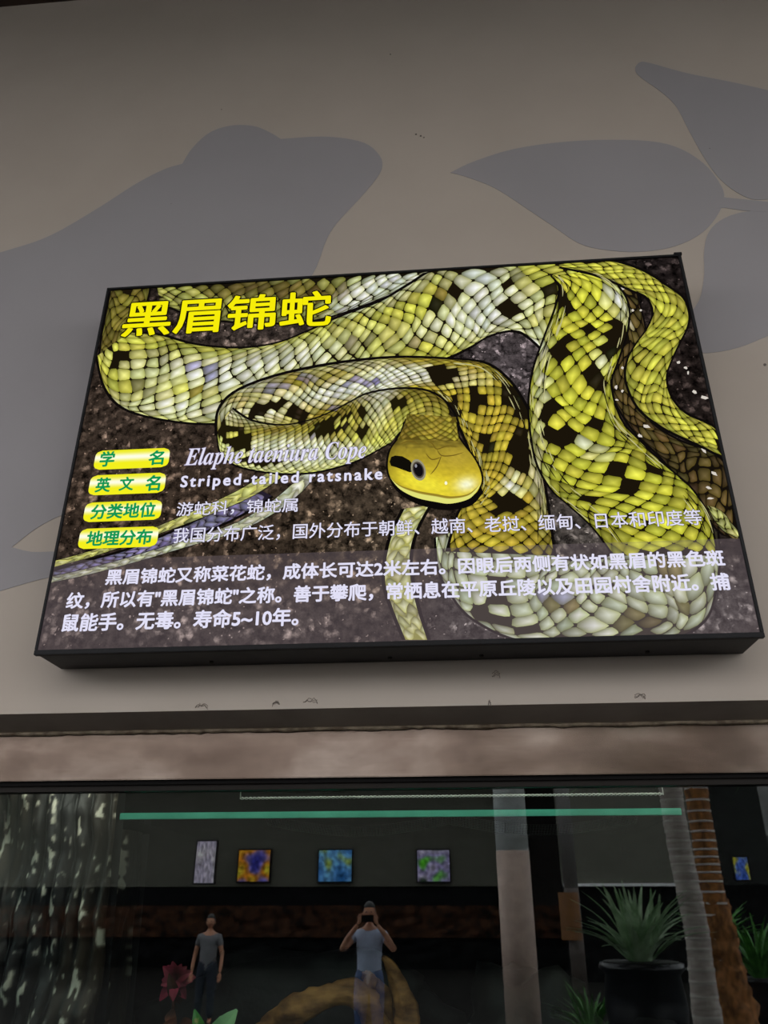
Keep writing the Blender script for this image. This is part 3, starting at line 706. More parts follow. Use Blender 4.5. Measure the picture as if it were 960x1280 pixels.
# fake bark column filling the left of the vivarium: many vertical ridges
def bark(x0, x1, Yc, z0, z1, name, label, sd, tilt=0.0):
    nx, nz = 330, 230; v = []; f = []; wc = []
    for k in range(nz + 1):
        z = z0 + (z1 - z0) * k / nz
        for i in range(nx + 1):
            u = i / nx; x = x0 + (x1 - x0) * u + tilt * (z - z1)
            bow = .16 * math.sqrt(max(0, 1 - (2 * u - 1) ** 2))
            wx = x * 1.0 + .03 * noise.noise((x * 3, sd, z * 3.5))
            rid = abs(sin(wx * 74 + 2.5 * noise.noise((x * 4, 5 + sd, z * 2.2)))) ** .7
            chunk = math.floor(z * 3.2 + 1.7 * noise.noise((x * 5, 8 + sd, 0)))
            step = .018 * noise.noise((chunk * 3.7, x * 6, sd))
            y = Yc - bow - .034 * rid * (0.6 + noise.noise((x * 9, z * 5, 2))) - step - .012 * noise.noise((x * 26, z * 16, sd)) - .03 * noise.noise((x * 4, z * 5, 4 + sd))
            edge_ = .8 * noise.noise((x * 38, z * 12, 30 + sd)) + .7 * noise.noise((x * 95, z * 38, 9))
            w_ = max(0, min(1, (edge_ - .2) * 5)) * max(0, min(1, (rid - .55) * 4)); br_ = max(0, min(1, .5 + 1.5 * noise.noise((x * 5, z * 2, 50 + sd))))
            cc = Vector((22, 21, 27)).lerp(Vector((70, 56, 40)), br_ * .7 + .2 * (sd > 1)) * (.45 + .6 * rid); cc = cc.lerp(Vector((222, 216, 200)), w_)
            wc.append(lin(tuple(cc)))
            v.append((x, y, z))
    wc += [wc[0]] * 4
    for k in range(nz):
        for i in range(nx):
            a = k * (nx + 1) + i; f.append((a, a + 1, a + nx + 2, a + nx + 1))
    n = len(v); v += [(x0 + tilt * (z0 - z1), Yc + .05, z0), (x1 + tilt * (z0 - z1), Yc + .05, z0), (x1, Yc + .05, z1), (x0, Yc + .05, z1)]; f.append((n + 3, n + 2, n + 1, n))
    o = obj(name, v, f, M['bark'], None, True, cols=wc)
    return tag(o, label, 'bark')
xa = at(126, 1100, 2.75).x
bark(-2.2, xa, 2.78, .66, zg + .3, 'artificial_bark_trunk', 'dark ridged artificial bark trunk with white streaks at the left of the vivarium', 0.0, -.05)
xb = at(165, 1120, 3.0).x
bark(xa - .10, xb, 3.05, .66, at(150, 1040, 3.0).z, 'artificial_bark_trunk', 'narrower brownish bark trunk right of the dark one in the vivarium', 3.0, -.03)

# green-edged glass shelf with wire mesh under the vivarium roof
M['gedge'] = mat('green_glass_edge', (90, 190, 165), 0.25, c2=(70, 165, 142), scale=6)
pa = at(150, 1018, 2.62); pb = at(850, 1002, 2.62)
sh_ = empty('glass_shelf', (0, 2.62, pa.z), 'green-edged glass cover sheet inside the top of the vivarium', 'glass sheet')
MB().box(pa.x, pb.x, 2.62, 2.626, pa.z - .016, pa.z + .004, .0015).build('green_edge', M['gedge'], sh_)
MB().box(pa.x, pb.x, 2.627, TD - .1, pa.z - .008, pa.z + .0).build('sheet', M['glass'], sh_)
M['wire'] = mat('pale_wire', (170, 176, 170), 0.4, .6)
wb = MB(); pz = at(500, 996, 2.5).z; wx0 = at(300, 1000, 2.5).x; wx1 = at(830, 1000, 2.5).x
nr = 240
for s_ in (0, 1):
    pts = [(wx0 + (wx1 - wx0) * i / nr, 2.5 + .003 * cos(i * 1.3 + pi * s_), pz + .003 * sin(i * 1.3 + pi * s_)) for i in range(nr + 1)]
    if s_ == 0: pts = [(wx0, 2.5, zg + .37), (wx0, 2.5, pz + .02)] + pts + [(wx1, 2.5, pz + .02), (wx1, 2.5, zg + .37)]
    wb.tube(pts, .0016, 5)
o = wb.build('twisted_cord', M['wire']); tag(o, 'pale twisted cord stretched along the top inside the vivarium', 'cord')
wm = MB(); zz = at(500, 1018, 2.75).z; 
ncol = 130
mx0, mx1 = at(330, 1020, 2.75).x, at(800, 1020, 2.75).x
for r_ in range(7):
    pts = []
    for i in range(41):
        t = i / 40; x = mx0 + (mx1 - mx0) * t; pts.append((x, 2.75 + r_ * .012, zz - .035 * sin(pi * ((t * 2) % 1)) - .004 * r_))
    wm.tube(pts, .0006, 4, caps=False)
for i in range(ncol):
    t = i / ncol; x = mx0 + (mx1 - mx0) * t
    d = -.035 * sin(pi * ((t * 2) % 1))
    wm.tube([(x, 2.75, zz + d), (x, 2.75 + .072, zz + d - .024)], .0005, 4, caps=False)
o = wm.build('wire_mesh', M['wire']); tag(o, 'fine sagging wire mesh hanging under the glass sheet', 'mesh', kind='stuff')

# driftwood
def branch(name, label, px, Y, rad, m, sd, seg=18, n=40, groove=.25):
    pts = crom([(*at(x, y, Y + dy).xyz,) for x, y, dy in px], n)
    rr = crom([(r, 0, 0) for r in rad], n)
    mb = MB(); mb.tube(pts, [r.x for r in rr], seg, groove, sd); o = mb.build(name, m, None, True)
    return tag(o, label, 'driftwood')
dw = empty('driftwood', at(430, 1345, 2.9), 'tan arched driftwood branch at the bottom of the vivarium', 'driftwood')
def limb(name, px, Y, rad, sd, g=.5):
    pts = crom([at(x, y, Y + dy) for x, y, dy in px], 46); rr = crom([(r, 0, 0) for r in rad], 46)
    MB().tube(pts, [r.x for r in rr], 22, g, sd).build(name, M['wood'], dw, True)
limb('arched_branch', [(300, 1330, .1), (345, 1282, .05), (375, 1262, 0), (402, 1246, 0), (430, 1239, 0), (455, 1246, .0), (468, 1272, .02), (478, 1300, .05), (490, 1350, .08)], 2.9, [.05, .042, .04, .036, .03, .036, .04, .05, .06], 1.0)
limb('fork', [(455, 1246, .02), (462, 1226, .06), (456, 1218, .1)], 2.9, [.03, .02, .012], 2.0)
limb('upright_branch', [(520, 1360, .12), (512, 1290, .1), (500, 1240, .1), (486, 1205, .1), (478, 1196, .1)], 2.9, [.06, .045, .03, .016, .006], 3.0)
limb('inner_branch', [(500, 1350, .12), (486, 1290, .12), (478, 1250, .13), (470, 1225, .15)], 2.95, [.05, .04, .03, .012], 4.0)

def rock(name, label, c, s, sd, sub=4):
    bm = bmesh.new(); bmesh.ops.create_icosphere(bm, subdivisions=sub, radius=1)
    for v in bm.verts:
        d = v.co.normalized(); k = 1 + .35 * noise.noise(d * 1.6 + Vector((sd, 0, 0))) + .12 * noise.noise(d * 5 + Vector((0, sd, 0))) + .04 * noise.noise(d * 14)
        v.co = Vector((d.x * s[0] * k, d.y * s[1] * k, d.z * s[2] * k)) + Vector(c)
    mb = MB(); mb.take(bm); o = mb.build(name, M['rock'], None, True); return tag(o, label, 'rock')
p = at(640, 1330, 3.0)
rock('vivarium_rock', 'large dark pointed rock right of the driftwood in the vivarium', (p.x + .07, 3.05, p.z), (.24, .2, .28), 2.0)
p = at(390, 1215, 3.5); rock('vivarium_rock', 'speckled dark blue-grey rock low at the back behind the driftwood', (p.x, 3.38, p.z - .12), (.5, .12, .2), 5.0)
p = at(850, 1330, 3.3); rock('vivarium_rock', 'low dark rock at the right bottom of the vivarium', (p.x, 3.2, p.z - .05), (.26, .2, .18), 9.0)

# artificial plants at the lower left
M['leafg'] = mat('green_plastic_leaf', (60, 140, 30), 0.4, c2=(46, 110, 30), scale=10)
M['leafp'] = mat('pale_green_leaf', (150, 200, 140), 0.5, c2=(120, 172, 112), scale=10)
M['pink'] = mat('magenta_petal', (150, 16, 60), 0.7, c2=(70, 20, 18), scale=10)
M['rust'] = mat('rust_leaf', (110, 50, 18), 0.7, c2=(44, 24, 12), scale=12)
def leaf_mesh(base, tip, w, nrm, fold=.25, n=7, curl=.15):
    base, tip, nrm = Vector(base), Vector(tip), Vector(nrm); ax = tip - base; L_ = ax.length
    side = ax.cross(nrm).normalized(); up = side.cross(ax).normalized(); v = []; f = []
    for i in range(n + 1):
        t = i / n; c = base + ax * t + up * (curl * L_ * sin(pi * t)); ww = w * sin(pi * min(1, t * .92 + .06)) ** .8
        v += [c - side * ww + up * fold * ww, c, c + side * ww + up * fold * ww]
        if i: a = 3 * i; f += [(a - 3, a - 2, a + 1, a), (a - 2, a - 1, a + 2, a + 1)]
    k = len(v); th = 0.0008 + L_ * .004
    v += [q - up * th for q in v]; f += [tuple(reversed([j + k for j in q])) for q in f]
    return v, f
fp = at(215, 1290, 2.8)
pl = empty('artificial_plant', (fp.x, 2.8, .66), 'artificial plant with a magenta flower and rust leaves in the vivarium', 'plant')
MB().tube([(fp.x, 2.8, .66), (fp.x + .01, 2.79, 1.0), (fp.x, 2.78, at(222, 1225, 2.8).z)], .006, 6).build('stem', M['rust'], pl)
fc = at(222, 1224, 2.78)
for k in range(16):
    a = k * 2.4; d = Vector((cos(a), -.5 * abs(sin(a * 1.7)) - .1, sin(a) * .8 + .1)).normalized()
    v, f = leaf_mesh(fc, fc + d * random.uniform(.045, .075), .016, (0, -1, .2)); obj('petal', v, f, M['pink'], pl)
for k in range(26):
    a = k * 2.4; st = Vector((fp.x + random.uniform(-.05, .04), 2.79, fc.z - random.uniform(.05, .32)))
    d = Vector((cos(a), -.5, sin(a) * .6 + .2)).normalized()
    v, f = leaf_mesh(st, st + d * random.uniform(.06, .10), .018, (0, -1, .2)); obj('leaf', v, f, M['rust'], pl)
gp = at(262, 1320, 2.7)
g2 = empty('artificial_plant', (gp.x, 2.7, .66), 'low artificial plant with broad bright green leaves beside the driftwood', 'plant')
MB().tube([(gp.x, 2.7, .66), (gp.x, 2.7, gp.z)], .006, 6).build('stem', M['leafg'], g2)
for (x, y, w, m) in ((243, 1262, .022, 'leafg'), (228, 1290, .02, 'leafg'), (262, 1282, .022, 'leafg'), (296, 1262, .034, 'leafp'), (276, 1270, .02, 'leafp'), (240, 1305, .02, 'leafg')):
    t = at(x, y, 2.66); v, f = leaf_mesh(gp, t, w, (0, -1, .3), .15); obj('leaf', v, f, M[m], g2)

# ---------------------------------------------------------------- the hall behind the camera, mirrored in the glass
def R_(px, py, D): return seen_in_glass(px, py, D)
DB = 25.0; YB = 2 * YG - DB
M['farwall'] = mat('beige_far_wall', (84, 83, 73), 0.9, c2=(80, 79, 69), scale=2)
M['farrock'] = mat('brown_rock_facing', (72, 46, 32), 0.9, c2=(22, 15, 12), scale=4, bump=0.8, spec=.1)
M['farglass'] = mat('dark_tank_glass', (12, 13, 15), 0.8, spec=.1)
M['fardark'] = mat('dark_far_facing', (20, 20, 21), 0.95, c2=(8, 8, 9), scale=3, spec=.05)
zw = R_(480, 1108, DB).z; zr = R_(480, 1132, DB).z; zr2 = max(R_(480, 1172, DB).z, .55)
xL = R_(90, 1100, DB).x; xR = R_(640, 1100, DB).x
back = MB().box(-24, xR, YB - .3, YB, zw, 5.6).build('wall_back', M['farwall']); tag(back, 'beige wall across the hall mirrored in the vivarium glass', kind='structure')
o = MB().box(-24, xR, YB - .25, YB - .06, zr, zw).build('window_2', M['farglass']); tag(o, 'row of dark vivarium windows across the hall', kind='structure')
def rockface(name, x0, x1, z0, z1, Y, m, kind_label, sd):
    nx, nz = 220, 22; v = []; f = []
    for k in range(nz + 1):
        for i in range(nx + 1):
            x = x0 + (x1 - x0) * i / nx; z = z0 + (z1 - z0) * k / nz
            v.append((x, Y + .18 * abs(noise.noise((x * 1.1, sd, z * 2.5))) + .06 * noise.noise((x * 4, sd, z * 6)), z))
    for k in range(nz):
        for i in range(nx):
            a = k * (nx + 1) + i; f.append((a + 1, a, a + nx + 1, a + nx + 2))
    n = len(v); v += [(x0, Y - .2, z0), (x1, Y - .2, z0), (x1, Y - .2, z1), (x0, Y - .2, z1)]; f.append((n, n + 1, n + 2, n + 3))
    o = obj(name, v, f, m, None, True); return tag(o, kind_label, kind='structure')
rockface('trim_3', -24, R_(720, 1150, DB).x, zr2, zr, YB, M['farrock'], 'brown rock facing below the far windows', 1.0)
rockface('trim_4', -24, R_(720, 1150, DB).x, 0.0, zr2, YB - .1, M['fardark'], 'dark rock facing near the far floor', 6.0)
# dark passage and right-hand far wall
DR = 21.0; YR = 2 * YG - DR
MB_ = MB().box(xR, xR + 4, YB - 1.3, YB - 1.2, 0, 5.6).build('wall_passage', mat('dark_passage', (30, 24, 22), .9)); tag(MB_, 'dark passage wall between the far halls', kind='structure')
x2, x3 = R_(700, 1060, DR).x, R_(880, 1060, DR).x
zr3 = R_(780, 1106, DR).z
o = MB().box(x2, x3, YR - .3, YR, zr3, 5.4).build('wall_right_back', M['farwall']); tag(o, 'second beige wall seen behind the palm trunks', kind='structure')
o = MB().box(x2, x3, YR - .05, YR + .12, zr3 - .03, zr3 + .03).build('trim_5', mat('white_ledge', (215, 215, 215))); tag(o, 'thin white ledge below the second beige wall', kind='structure')
o = MB().box(x2, x3 + 6, YR - .4, YR - .1, 0, zr3).build('wall_right_below', M['fardark']); tag(o, 'dark facing below the second beige wall', kind='structure')
o = MB().box(x3, x3 + 8, YR - 3, YR - 2.8, 0, 6.0).build('wall_far_right', mat('dark_green_hedge_wall', (22, 26, 22), .9, c2=(12, 14, 12), scale=3)); tag(o, 'dark wall behind the planting', kind='structure')
hb = MB().box(-24, 12, YB - 1.3, YB + 2.2, 5.6, 5.8).build('ceiling_far_shade', M['ceiling']); tag(hb, 'unseen canopy added to shade the far wall', kind='structure')  # roof slab out of view, added to keep sky light off the far wall

# small light boxes on the far walls
def collage(name, cols, seed, x, z, w, h, Y, label):
    e = empty(name, (x, Y, z - h / 2), label, 'sign', 'light boxes on the far walls')
    MB().box(x - w / 2 - .04, x + w / 2 + .04, Y + .001, Y + .12, z - h / 2 - .04, z + h / 2 + .04, .01).build('casing', M['black'], e)
    nx, nz = 26, 18; v = []; f = []; c = []
    for k in range(nz + 1):
        for i in range(nx + 1):
            u, q = i / nx, k / nz; a = noise.noise((u * 2.4 + seed, q * 2.2, seed)) * .9 + .5; b = noise.noise((u * 9 + seed, q * 8, 4))
            kk = min(max(a * (len(cols) - 1), 0), len(cols) - 1.001); i0 = int(kk)
            cc = Vector(cols[i0]).lerp(Vector(cols[i0 + 1]), kk - i0) * (1 + .5 * b)
            v.append((x - w / 2 + w * u, Y + .122, z - h / 2 + h * q)); c.append(tuple(1.7 * t for t in lin(tuple(min(max(t, 0), 255) for t in cc))))
    for k in range(nz):
        for i in range(nx):
            a = k * (nx + 1) + i; f.append((a + 1, a, a + nx + 1, a + nx + 2))
    obj('display_panel', v, f, M['ink'], e, cols=c)
def fbox(px0, py0, px1, py1, D, cols, seed, label):
    a = R_(px0, (py0 + py1) / 2, D); b = R_(px1, (py0 + py1) / 2, D); zt = R_((px0 + px1) / 2, py0, D).z; zb_ = R_((px0 + px1) / 2, py1, D).z
    collage('light_box', cols, seed, (a.x + b.x) / 2, (zt + zb_) / 2, abs(b.x - a.x), zt - zb_, 2 * YG - D, label)
fbox(246, 1052, 270, 1104, DB - 1.5, [(210, 200, 220), (190, 180, 205), (225, 215, 225)], 1.0, 'bright whitish narrow light box, leftmost mirrored in the vivarium glass')
fbox(299, 1063, 338, 1102, DB - .01, [(60, 60, 150), (120, 110, 190), (210, 130, 40), (220, 200, 60)], 2.2, 'orange and violet light box mirrored second from left in the glass')
fbox(399, 1063, 440, 1102, DB - .01, [(40, 90, 150), (90, 150, 220), (110, 170, 220), (180, 190, 40)], 3.7, 'blue light box with a yellow corner mirrored in the glass centre')
fbox(522, 1063, 562, 1102, DB - .01, [(40, 60, 40), (190, 180, 210), (150, 140, 190), (90, 190, 50)], 5.1, 'green and lilac light box mirrored nearest the white column')
fbox(916, 1072, 934, 1100, DR - .6, [(60, 90, 180), (90, 120, 210), (190, 180, 60)], 7.3, 'small blue light box mirrored right of the palm trunks')

# white and beige column
def column(pxl, pxr, py, D, label, mats, zsplit, h=5.0):
    a, b = R_(pxl, py, D), R_(pxr, py, D); r = abs(b.x - a.x) / 2; x = (a.x + b.x) / 2; Y = 2 * YG - D
    e = empty('round_column', (x, Y, 0), label, 'column')
    mb = MB(); mb.tube([(x, Y, 0), (x, Y, zsplit)], r, 32); mb.build('lower_shaft', mats[0], e, True)
    mb = MB(); mb.tube([(x, Y, zsplit), (x, Y, h)], r * .985, 32); mb.build('upper_shaft', mats[1], e, True)
    mb = MB(); mb.tube([(x, Y, 0), (x, Y, .08), (x, Y, .1)], [r * 1.15, r * 1.15, r * 1.02], 32); mb.build('plinth', mats[0], e)
    return e
column(622, 664, 1100, 11.0, 'round column, white above and pinkish beige below, mirrored in the glass', (mat('pinkish_column', (205, 178, 164), .6), mat('white_column', (240, 244, 244), .6)), R_(640, 1064, 11.0).z, 5.3)
e = column(704, 722, 1100, 15.0, 'slim dark grey column beside the white column in the reflection', (mat('grey_post', (86, 76, 70), .6), mat('grey_post_top', (120, 116, 114), .6)), R_(712, 1110, 15.0).z, 5.3)
a = R_(713, 1145, 15); MB().tube([(a.x, 2 * YG - 15, a.z - .35), (a.x, 2 * YG - 15, a.z + .35)], .17, 20).build('orange_band', mat('orange_paint', (120, 76, 30)), e)

# palms
M['palm'] = mat('ringed_palm_trunk', (196, 186, 178), .8, c2=(160, 148, 140), scale=6, bump=.3, stretch=(1, 1, 5))
M['fibre'] = mat('brown_palm_fibre', (170, 112, 60), .9, c2=(100, 64, 36), scale=18, bump=.8, stretch=(1, 1, .4))
M['frond'] = mat('green_frond', (84, 150, 56), .5, c2=(44, 92, 34), scale=8)
M['paleleaf'] = mat('spiky_pale_leaf', (190, 215, 180), .5, c2=(120, 160, 110), scale=8)
def palm(P, w, D, label, m, ring=.16, fib=None):
    Y = 2 * YG - D; pts = []; rad = []
    a0 = [R_(x, y, D) for x, y in P]
    base = Vector((a0[-1].x + (a0[-1].x - a0[-2].x) * .3, Y, 0)); a0.append(base)
    cs = crom(a0, 90)
    e = empty('palm_tree', base, label, 'palm', None)
    for i, c in enumerate(cs):
        r = w * (1 + .35 * max(0, 1 - c.z / 1.0)); r *= 1 + .06 * (((c.z / ring) % 1) < .16)
        rad.append(r); pts.append(c)
    MB().tube(pts, rad, 20, .05).build('trunk', m, e, True)
    for i in range(0, 88, 3):
        MB().tube([pts[i] - Vector((0, 0, .012)), pts[i] + Vector((0, 0, .012))], rad[i] * 1.035, 20).build('trunk_ring', mat_ring, e, True)
    if fib:
        k = [i for i, c in enumerate(cs) if c.z < fib]
        MB().tube([pts[i] for i in k], [rad[i] * (1.05 + .5 * max(0, 1 - pts[i].z / fib) ** .8) for i in k], 28, .35).build('fibre_skirt', M['fibre'], e, True)
    top = pts[0]
    for k in range(9):
        a = 2 * pi * k / 9; v = []; f = []
        d = Vector((cos(a), sin(a), 0)); s_ = Vector((-sin(a), cos(a), 0))
        rib = [top + d * (1.3 * t) + Vector((0, 0, .9 * sin(t * 2.6) - .9 * t * t)) for t in [i / 10 for i in range(11)]]
        mb = MB(); mb.tube(rib, [.03 - .0025 * i for i in range(11)], 5)
        for i in range(1, 11):
            for sg in (-1, 1):
                for q in (0, .5):
                    c = rib[i].lerp(rib[i - 1], q); n0 = len(mb.v); l = .55 * sin(pi * i / 11) + .12
                    mb.v += [c, c + d * .06, c + s_ * sg * l + d * .2 - Vector((0, 0, .2))]; mb.f.append((n0, n0 + 1, n0 + 2))
        mb.build('frond', M['frond'], e)
mat_ring = mat('pale_trunk_ring', (206, 198, 192), .8)
palm([(832, 900), (838, 985), (848, 1050), (858, 1100), (872, 1170), (880, 1240)], .115, 9.0, 'grey ringed palm trunk mirrored left of the fibrous one', M['palm'])
palm([(862, 900), (870, 985), (880, 1050), (888, 1100), (902, 1170), (914, 1240)], .14, 11.0, 'palm trunk with a brown fibrous base mirrored in the glass', M['fibre'], .2, 1.6)
# slim white post at the right edge
e = column(952, 966, 1010, 7.5, 'white post mirrored at the right edge of the glass', (mat('post_low', (60, 60, 60)), mat('post_white', (235, 235, 235))), R_(957, 1045, 7.5).z, 5.2)

# potted spiky plant and ferns
M['pot'] = mat('dark_glazed_pot', (24, 26, 34), .3, c2=(16, 18, 24), scale=4)
def potted(px, pytop, D, hpot, rpot, nl, ll, m, label, spread=1.0, cat='plant'):
    a = R_(px, pytop, D); x, Y = a.x, 2 * YG - D
    e = empty('potted_plant', (x, Y, 0), label, cat)
    prof = [(0, .55), (.05, .6), (.35, .85), (.7, 1.0), (.92, .92), (.96, 1.05), (1, 1.03)]
    MB().tube([(x, Y, hpot * h_) for h_, _ in prof], [rpot * k for _, k in prof], 24).build('pot', M['pot'], e, True)
    MB().tube([(x, Y, hpot - .01), (x, Y, hpot + .012)], rpot * .93, 20).build('soil', M['rock'], e)
    for k in range(nl):
        an = k * 2.399; el = random.uniform(.25, 1.35)
        d = Vector((cos(an) * cos(el) * spread, sin(an) * cos(el) * spread, sin(el)))
        b = Vector((x, Y, hpot)) + Vector((cos(an), sin(an), 0)) * rpot * .25
        v, f = leaf_mesh(b, b + d * ll * random.uniform(.8, 1.15), ll * .035, (0, 0, 1) if el < 1.2 else (0, 1, 0), .3, 7, .12); obj('leaf', v, f, m, e)
    return e
potted(797, 1170, 8.0, 1.08, .34, 60, .62, M['paleleaf'], 'spiky pale-leaved plant in a tall dark pot mirrored left of the palms')
potted(892, 1135, 15.0, .9, .3, 46, .9, M['frond'], 'leafy green fern mirrored between and behind the palm trunks')
potted(735, 1240, 10.0, .3, .2, 40, .5, M['frond'], 'low green plant on the floor beside the tall dark pot')
potted(945, 1190, 12.0, .7, .3, 40, .7, M['frond'], 'green potted plant mirrored at the right edge of the glass')

# ---------------------------------------------------------------- people mirrored in the glass
M['skin'] = mat('skin', (196, 140, 110), .5, c2=(188, 130, 102), scale=6)
M['hair'] = mat('black_hair', (24, 18, 16), .5, c2=(14, 10, 9), scale=30)
def skin_mesh(name, V, Ed, Rd, m, parent, sub=2, root=0):
    me = bpy.data.meshes.new(name); off = parent_loc(parent)
    me.from_pydata([tuple(Vector(v)) for v in V], Ed, []); o = bpy.data.objects.new(name, me); COL.objects.link(o)
    md = o.modifiers.new('s', 'SKIN'); md.use_smooth_shade = True
    sv = me.skin_vertices[0].data
    for i, r in enumerate(Rd): sv[i].radius = r if hasattr(r, '__len__') else (r, r); sv[i].use_root = (i == root)
    m2 = o.modifiers.new('u', 'SUBSURF'); m2.levels = sub; m2.render_levels = sub
    bpy.context.view_layer.update()
    ev = bpy.data.meshes.new_from_object(o.evaluated_get(bpy.context.evaluated_depsgraph_get()))
    bpy.data.objects.remove(o); ev.materials.clear(); ev.materials.append(m); ev.name = name
    ob = bpy.data.objects.new(name, ev); COL.objects.link(ob); ob.parent = parent
    return ob
def person(x, Y, label, shirt, trousers, raise_arms, scale=1.0, face=1):
    """stands facing +Y (towards the vivarium); all coordinates local to the feet"""
    e = empty('person', (x, Y, 0), label, 'person'); s = scale
    def v(a, b, c): return (a * s, b * s * face, c * s)
    V = [v(0, 0, .95), v(0, .0, 1.12), v(0, 0, 1.30), v(0, -.01, 1.44), v(0, 0, 1.50), v(0, .015, 1.56)]
    Rr = [(.15, .11), (.135, .10), (.16, .11), (.10, .08), (.052, .052), (.05, .05)]
    Rr = [(a * s, b * s) for a, b in Rr]; Ed = [(0, 1), (1, 2), (2, 3), (3, 4), (4, 5)]
    def chain(start, pts):
        prev = start
        for (p, r) in pts:
            V.append(v(*p)); Rr.append((r * s, r * s)); Ed.append((prev, len(V) - 1)); prev = len(V) - 1
        return prev
    hands = []
    for sg in (-1, 1):
        chain(0, [((sg * .09, 0, .88), .092), ((sg * .10, .01, .70), .082), ((sg * .105, .02, .50), .058), ((sg * .11, 0, .32), .055), ((sg * .11, -.01, .10), .036), ((sg * .115, .05, .045), .036), ((sg * .12, .14, .03), .03)])
        if raise_arms:
            arm = [((sg * .17, 0, 1.40), .055), ((sg * .26, .08, 1.30), .048), ((sg * .33, .17, 1.235), .04), ((sg * .24, .22, 1.38), .036), ((sg * .12, .25, 1.515), .025)]
        else:
            arm = [((sg * .17, 0, 1.40), .055), ((sg * .22, 0, 1.24), .046), ((sg * .25, -.01, 1.10), .038), ((sg * .26, .04, .95), .034), ((sg * .26, .08, .84), .024)]
        end = chain(3, arm); hands.append((Vector(V[end]), sg))
    skin_mesh('body', V, Ed, Rr, M['skin'], e, 2)
    # head: shaped ellipsoid with brow, nose, chin
    bm = bmesh.new(); bmesh.ops.create_uvsphere(bm, u_segments=28, v_segments=20, radius=1)
    for q in bm.verts:
        c = q.co; fx = c.y * face
        px_, py_, pz_ = c.x * .075, c.y * .095, c.z * .115
        if c.z < -.2: px_ *= 1 - .35 * (-c.z - .2); py_ *= 1 - .12 * (-c.z - .2)
        if fx > .7 and abs(c.x) < .22 and -.35 < c.z < .15: py_ += face * .022 * (1 - abs(c.x) / .22) * (1 - abs(c.z + .1) / .3)
        if fx > .6 and .1 < c.z < .35: py_ += face * .004
        if fx > .6 and .0 < c.z < .16 and .25 < abs(c.x) < .55: py_ -= face * .006
        q.co = Vector((px_, py_ + .02 * face, pz_ + 1.645)) * s
    mb = MB(); mb.take(bm); off = Vector((x, Y, 0)); mb.v = [a + off for a in mb.v]; hd = mb.build('head', M['skin'], e, True)
    for sg in (-1, 1):
        bm = bmesh.new(); bmesh.ops.create_uvsphere(bm, u_segments=8, v_segments=6, radius=1)
        for q in bm.verts: q.co = Vector((q.co.x * .010 + sg * .076, q.co.y * .018 + .01 * face, q.co.z * .03 + 1.64)) * s + off
        mb = MB(); mb.take(bm); mb.build('ear', M['skin'], hd, True)
        bm = bmesh.new(); bmesh.ops.create_uvsphere(bm, u_segments=8, v_segments=6, radius=.011 * s)
        for q in bm.verts: q.co = q.co + Vector((sg * .03, .103 * face, 1.655)) * s + off
        mb = MB(); mb.take(bm); mb.build('eye', M['hair'], hd, True)
    mb = MB(); mb.tube([off + Vector((-.022, .103 * face, 1.592)) * s, off + Vector((0, .108 * face, 1.590)) * s, off + Vector((.022, .103 * face, 1.592)) * s], .005 * s, 6); mb.build('mouth', M['pink'], hd)
    bm = bmesh.new(); bmesh.ops.create_uvsphere(bm, u_segments=28, v_segments=20, radius=1)
    for q in bm.verts:
        c = q.co.copy(); fr = c.y * face
        k = 1.0 if (c.z > .35 or fr < .05) else .93
        q.co = (Vector((c.x * .083 * k, c.y * .104 * k, c.z * .125 * k)) + Vector((0, .012 * face, 1.655))) * s + off
        if fr > .3 and c.z < .45: q.co -= Vector((0, .03 * face, 0)) * s
    mb = MB(); mb.take(bm); mb.build('hair', M['hair'], e, True)
    # fingers
    for hc, sg in hands:
        dirn = Vector((-sg * .25, -.1 * face, 1)).normalized() if raise_arms else Vector((0, .15 * face, -1)).normalized()
        Vh = [hc, hc + dirn * .04 * s, hc + dirn * .075 * s]; Eh = [(0, 1), (1, 2)]; Rh = [(.022 * s, .018 * s), (.036 * s, .016 * s), (.036 * s, .014 * s)]
        sd_ = Vector((1, 0, 0)); curl = Vector((-sg * 1.0, 0, 0)) if raise_arms else Vector((0, face * .5, 0))
        for k in range(4):
            b = hc + dirn * .078 * s + sd_ * (k - 1.5) * .019 * s; l = (.042, .05, .046, .034)[k] * s
            i0 = len(Vh); Vh += [b, b + (dirn + curl * .3).normalized() * l, b + (dirn + curl * .3).normalized() * l + (dirn * .5 + curl).normalized() * l * .8]
            Eh += [(2, i0), (i0, i0 + 1), (i0 + 1, i0 + 2)]; Rh += [(.009 * s,) * 2, (.0085 * s,) * 2, (.007 * s,) * 2]
        i0 = len(Vh); tb = hc + dirn * .03 * s; td = (dirn * .6 + sd_ * -sg * .8).normalized()
        Vh += [tb + td * .035 * s, tb + td * .07 * s]; Eh += [(1, i0), (i0, i0 + 1)]; Rh += [(.011 * s,) * 2, (.009 * s,) * 2]
        skin_mesh('hand', Vh, Eh, Rh, M['skin'], e, 1)
    # shirt and trousers: slightly larger shells over the same skeleton
    V2 = [v(0, 0, .80), v(0, 0, 1.12), v(0, 0, 1.30), v(0, -.01, 1.43), v(0, 0, 1.48)]
    R2 = [(.175 * s, .13 * s), (.16 * s, .125 * s), (.18 * s, .13 * s), (.12 * s, .098 * s), (.065 * s, .062 * s)]; E2 = [(0, 1), (1, 2), (2, 3), (3, 4)]
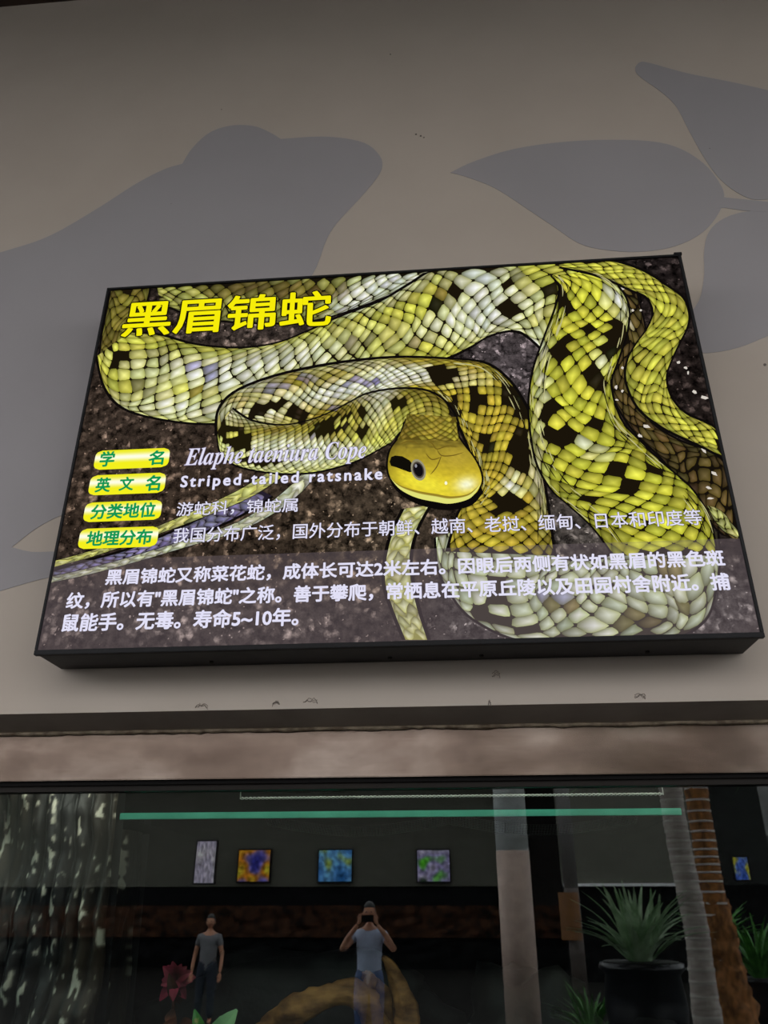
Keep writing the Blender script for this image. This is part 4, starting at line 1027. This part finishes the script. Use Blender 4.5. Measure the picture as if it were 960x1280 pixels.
    for sg in (-1, 1):
        a = len(V2)
        if raise_arms: V2 += [v(sg * .17, 0, 1.40), v(sg * .245, .065, 1.315)]
        else: V2 += [v(sg * .17, 0, 1.40), v(sg * .22, 0, 1.24)]
        R2 += [(.07 * s,) * 2, (.062 * s,) * 2]; E2 += [(3, a), (a, a + 1)]
    skin_mesh('shirt', V2, E2, R2, shirt, e, 2)
    V3 = [v(0, 0, 1.10), v(0, 0, .92)]; R3 = [(.160 * s, .124 * s), (.182 * s, .145 * s)]; E3 = [(0, 1)]
    for sg in (-1, 1):
        a = len(V3); V3 += [v(sg * .092, 0, .84), v(sg * .10, .01, .68), v(sg * .105, .02, .48), v(sg * .11, 0, .12)]; R3 += [(.115 * s,) * 2, (.098 * s,) * 2, (.075 * s,) * 2, (.06 * s,) * 2]
        E3 += [(1, a), (a, a + 1), (a + 1, a + 2), (a + 2, a + 3)]
    skin_mesh('trousers', V3, E3, R3, trousers, e, 2)
    for sg in (-1, 1):
        MB().box(x + sg * .115 * s - .045 * s, x + sg * .115 * s + .045 * s, Y + min(-.07 * face, .20 * face) * s, Y + max(-.07 * face, .20 * face) * s, .0, .075 * s, .02 * s).build('shoe', M['rubber'], e, True)
    return e
a = R_(462, 1141, 10.0)
hz = a.z + .10
sc_ = hz / 1.76
person(a.x, 2 * YG - 10, 'person in a pale blue shirt raising both arms to take a photo', mat('pale_blue_shirt', (196, 210, 240), .7), mat('blue_jeans', (90, 110, 160), .8, c2=(70, 90, 140), scale=10), True, sc_)
ph = MB().box(a.x - .075 * sc_, a.x + .075 * sc_, 2 * YG - 10 + .275 * sc_, 2 * YG - 10 + .285 * sc_, 1.545 * sc_, 1.625 * sc_, .003).build('smartphone', M['black'])
tag(ph, 'dark phone held sideways by the person in pale blue', 'phone')
a = R_(263, 1162, 13.0); sc2 = 1.0
person(a.x, 2 * YG - 13, 'person in a grey shirt standing further back, mirrored at the left', mat('grey_shirt', (120, 120, 124), .8), mat('dark_trousers', (36, 44, 60), .8), False, max(.8, min(1.0, (a.z + .06) / 1.76)))
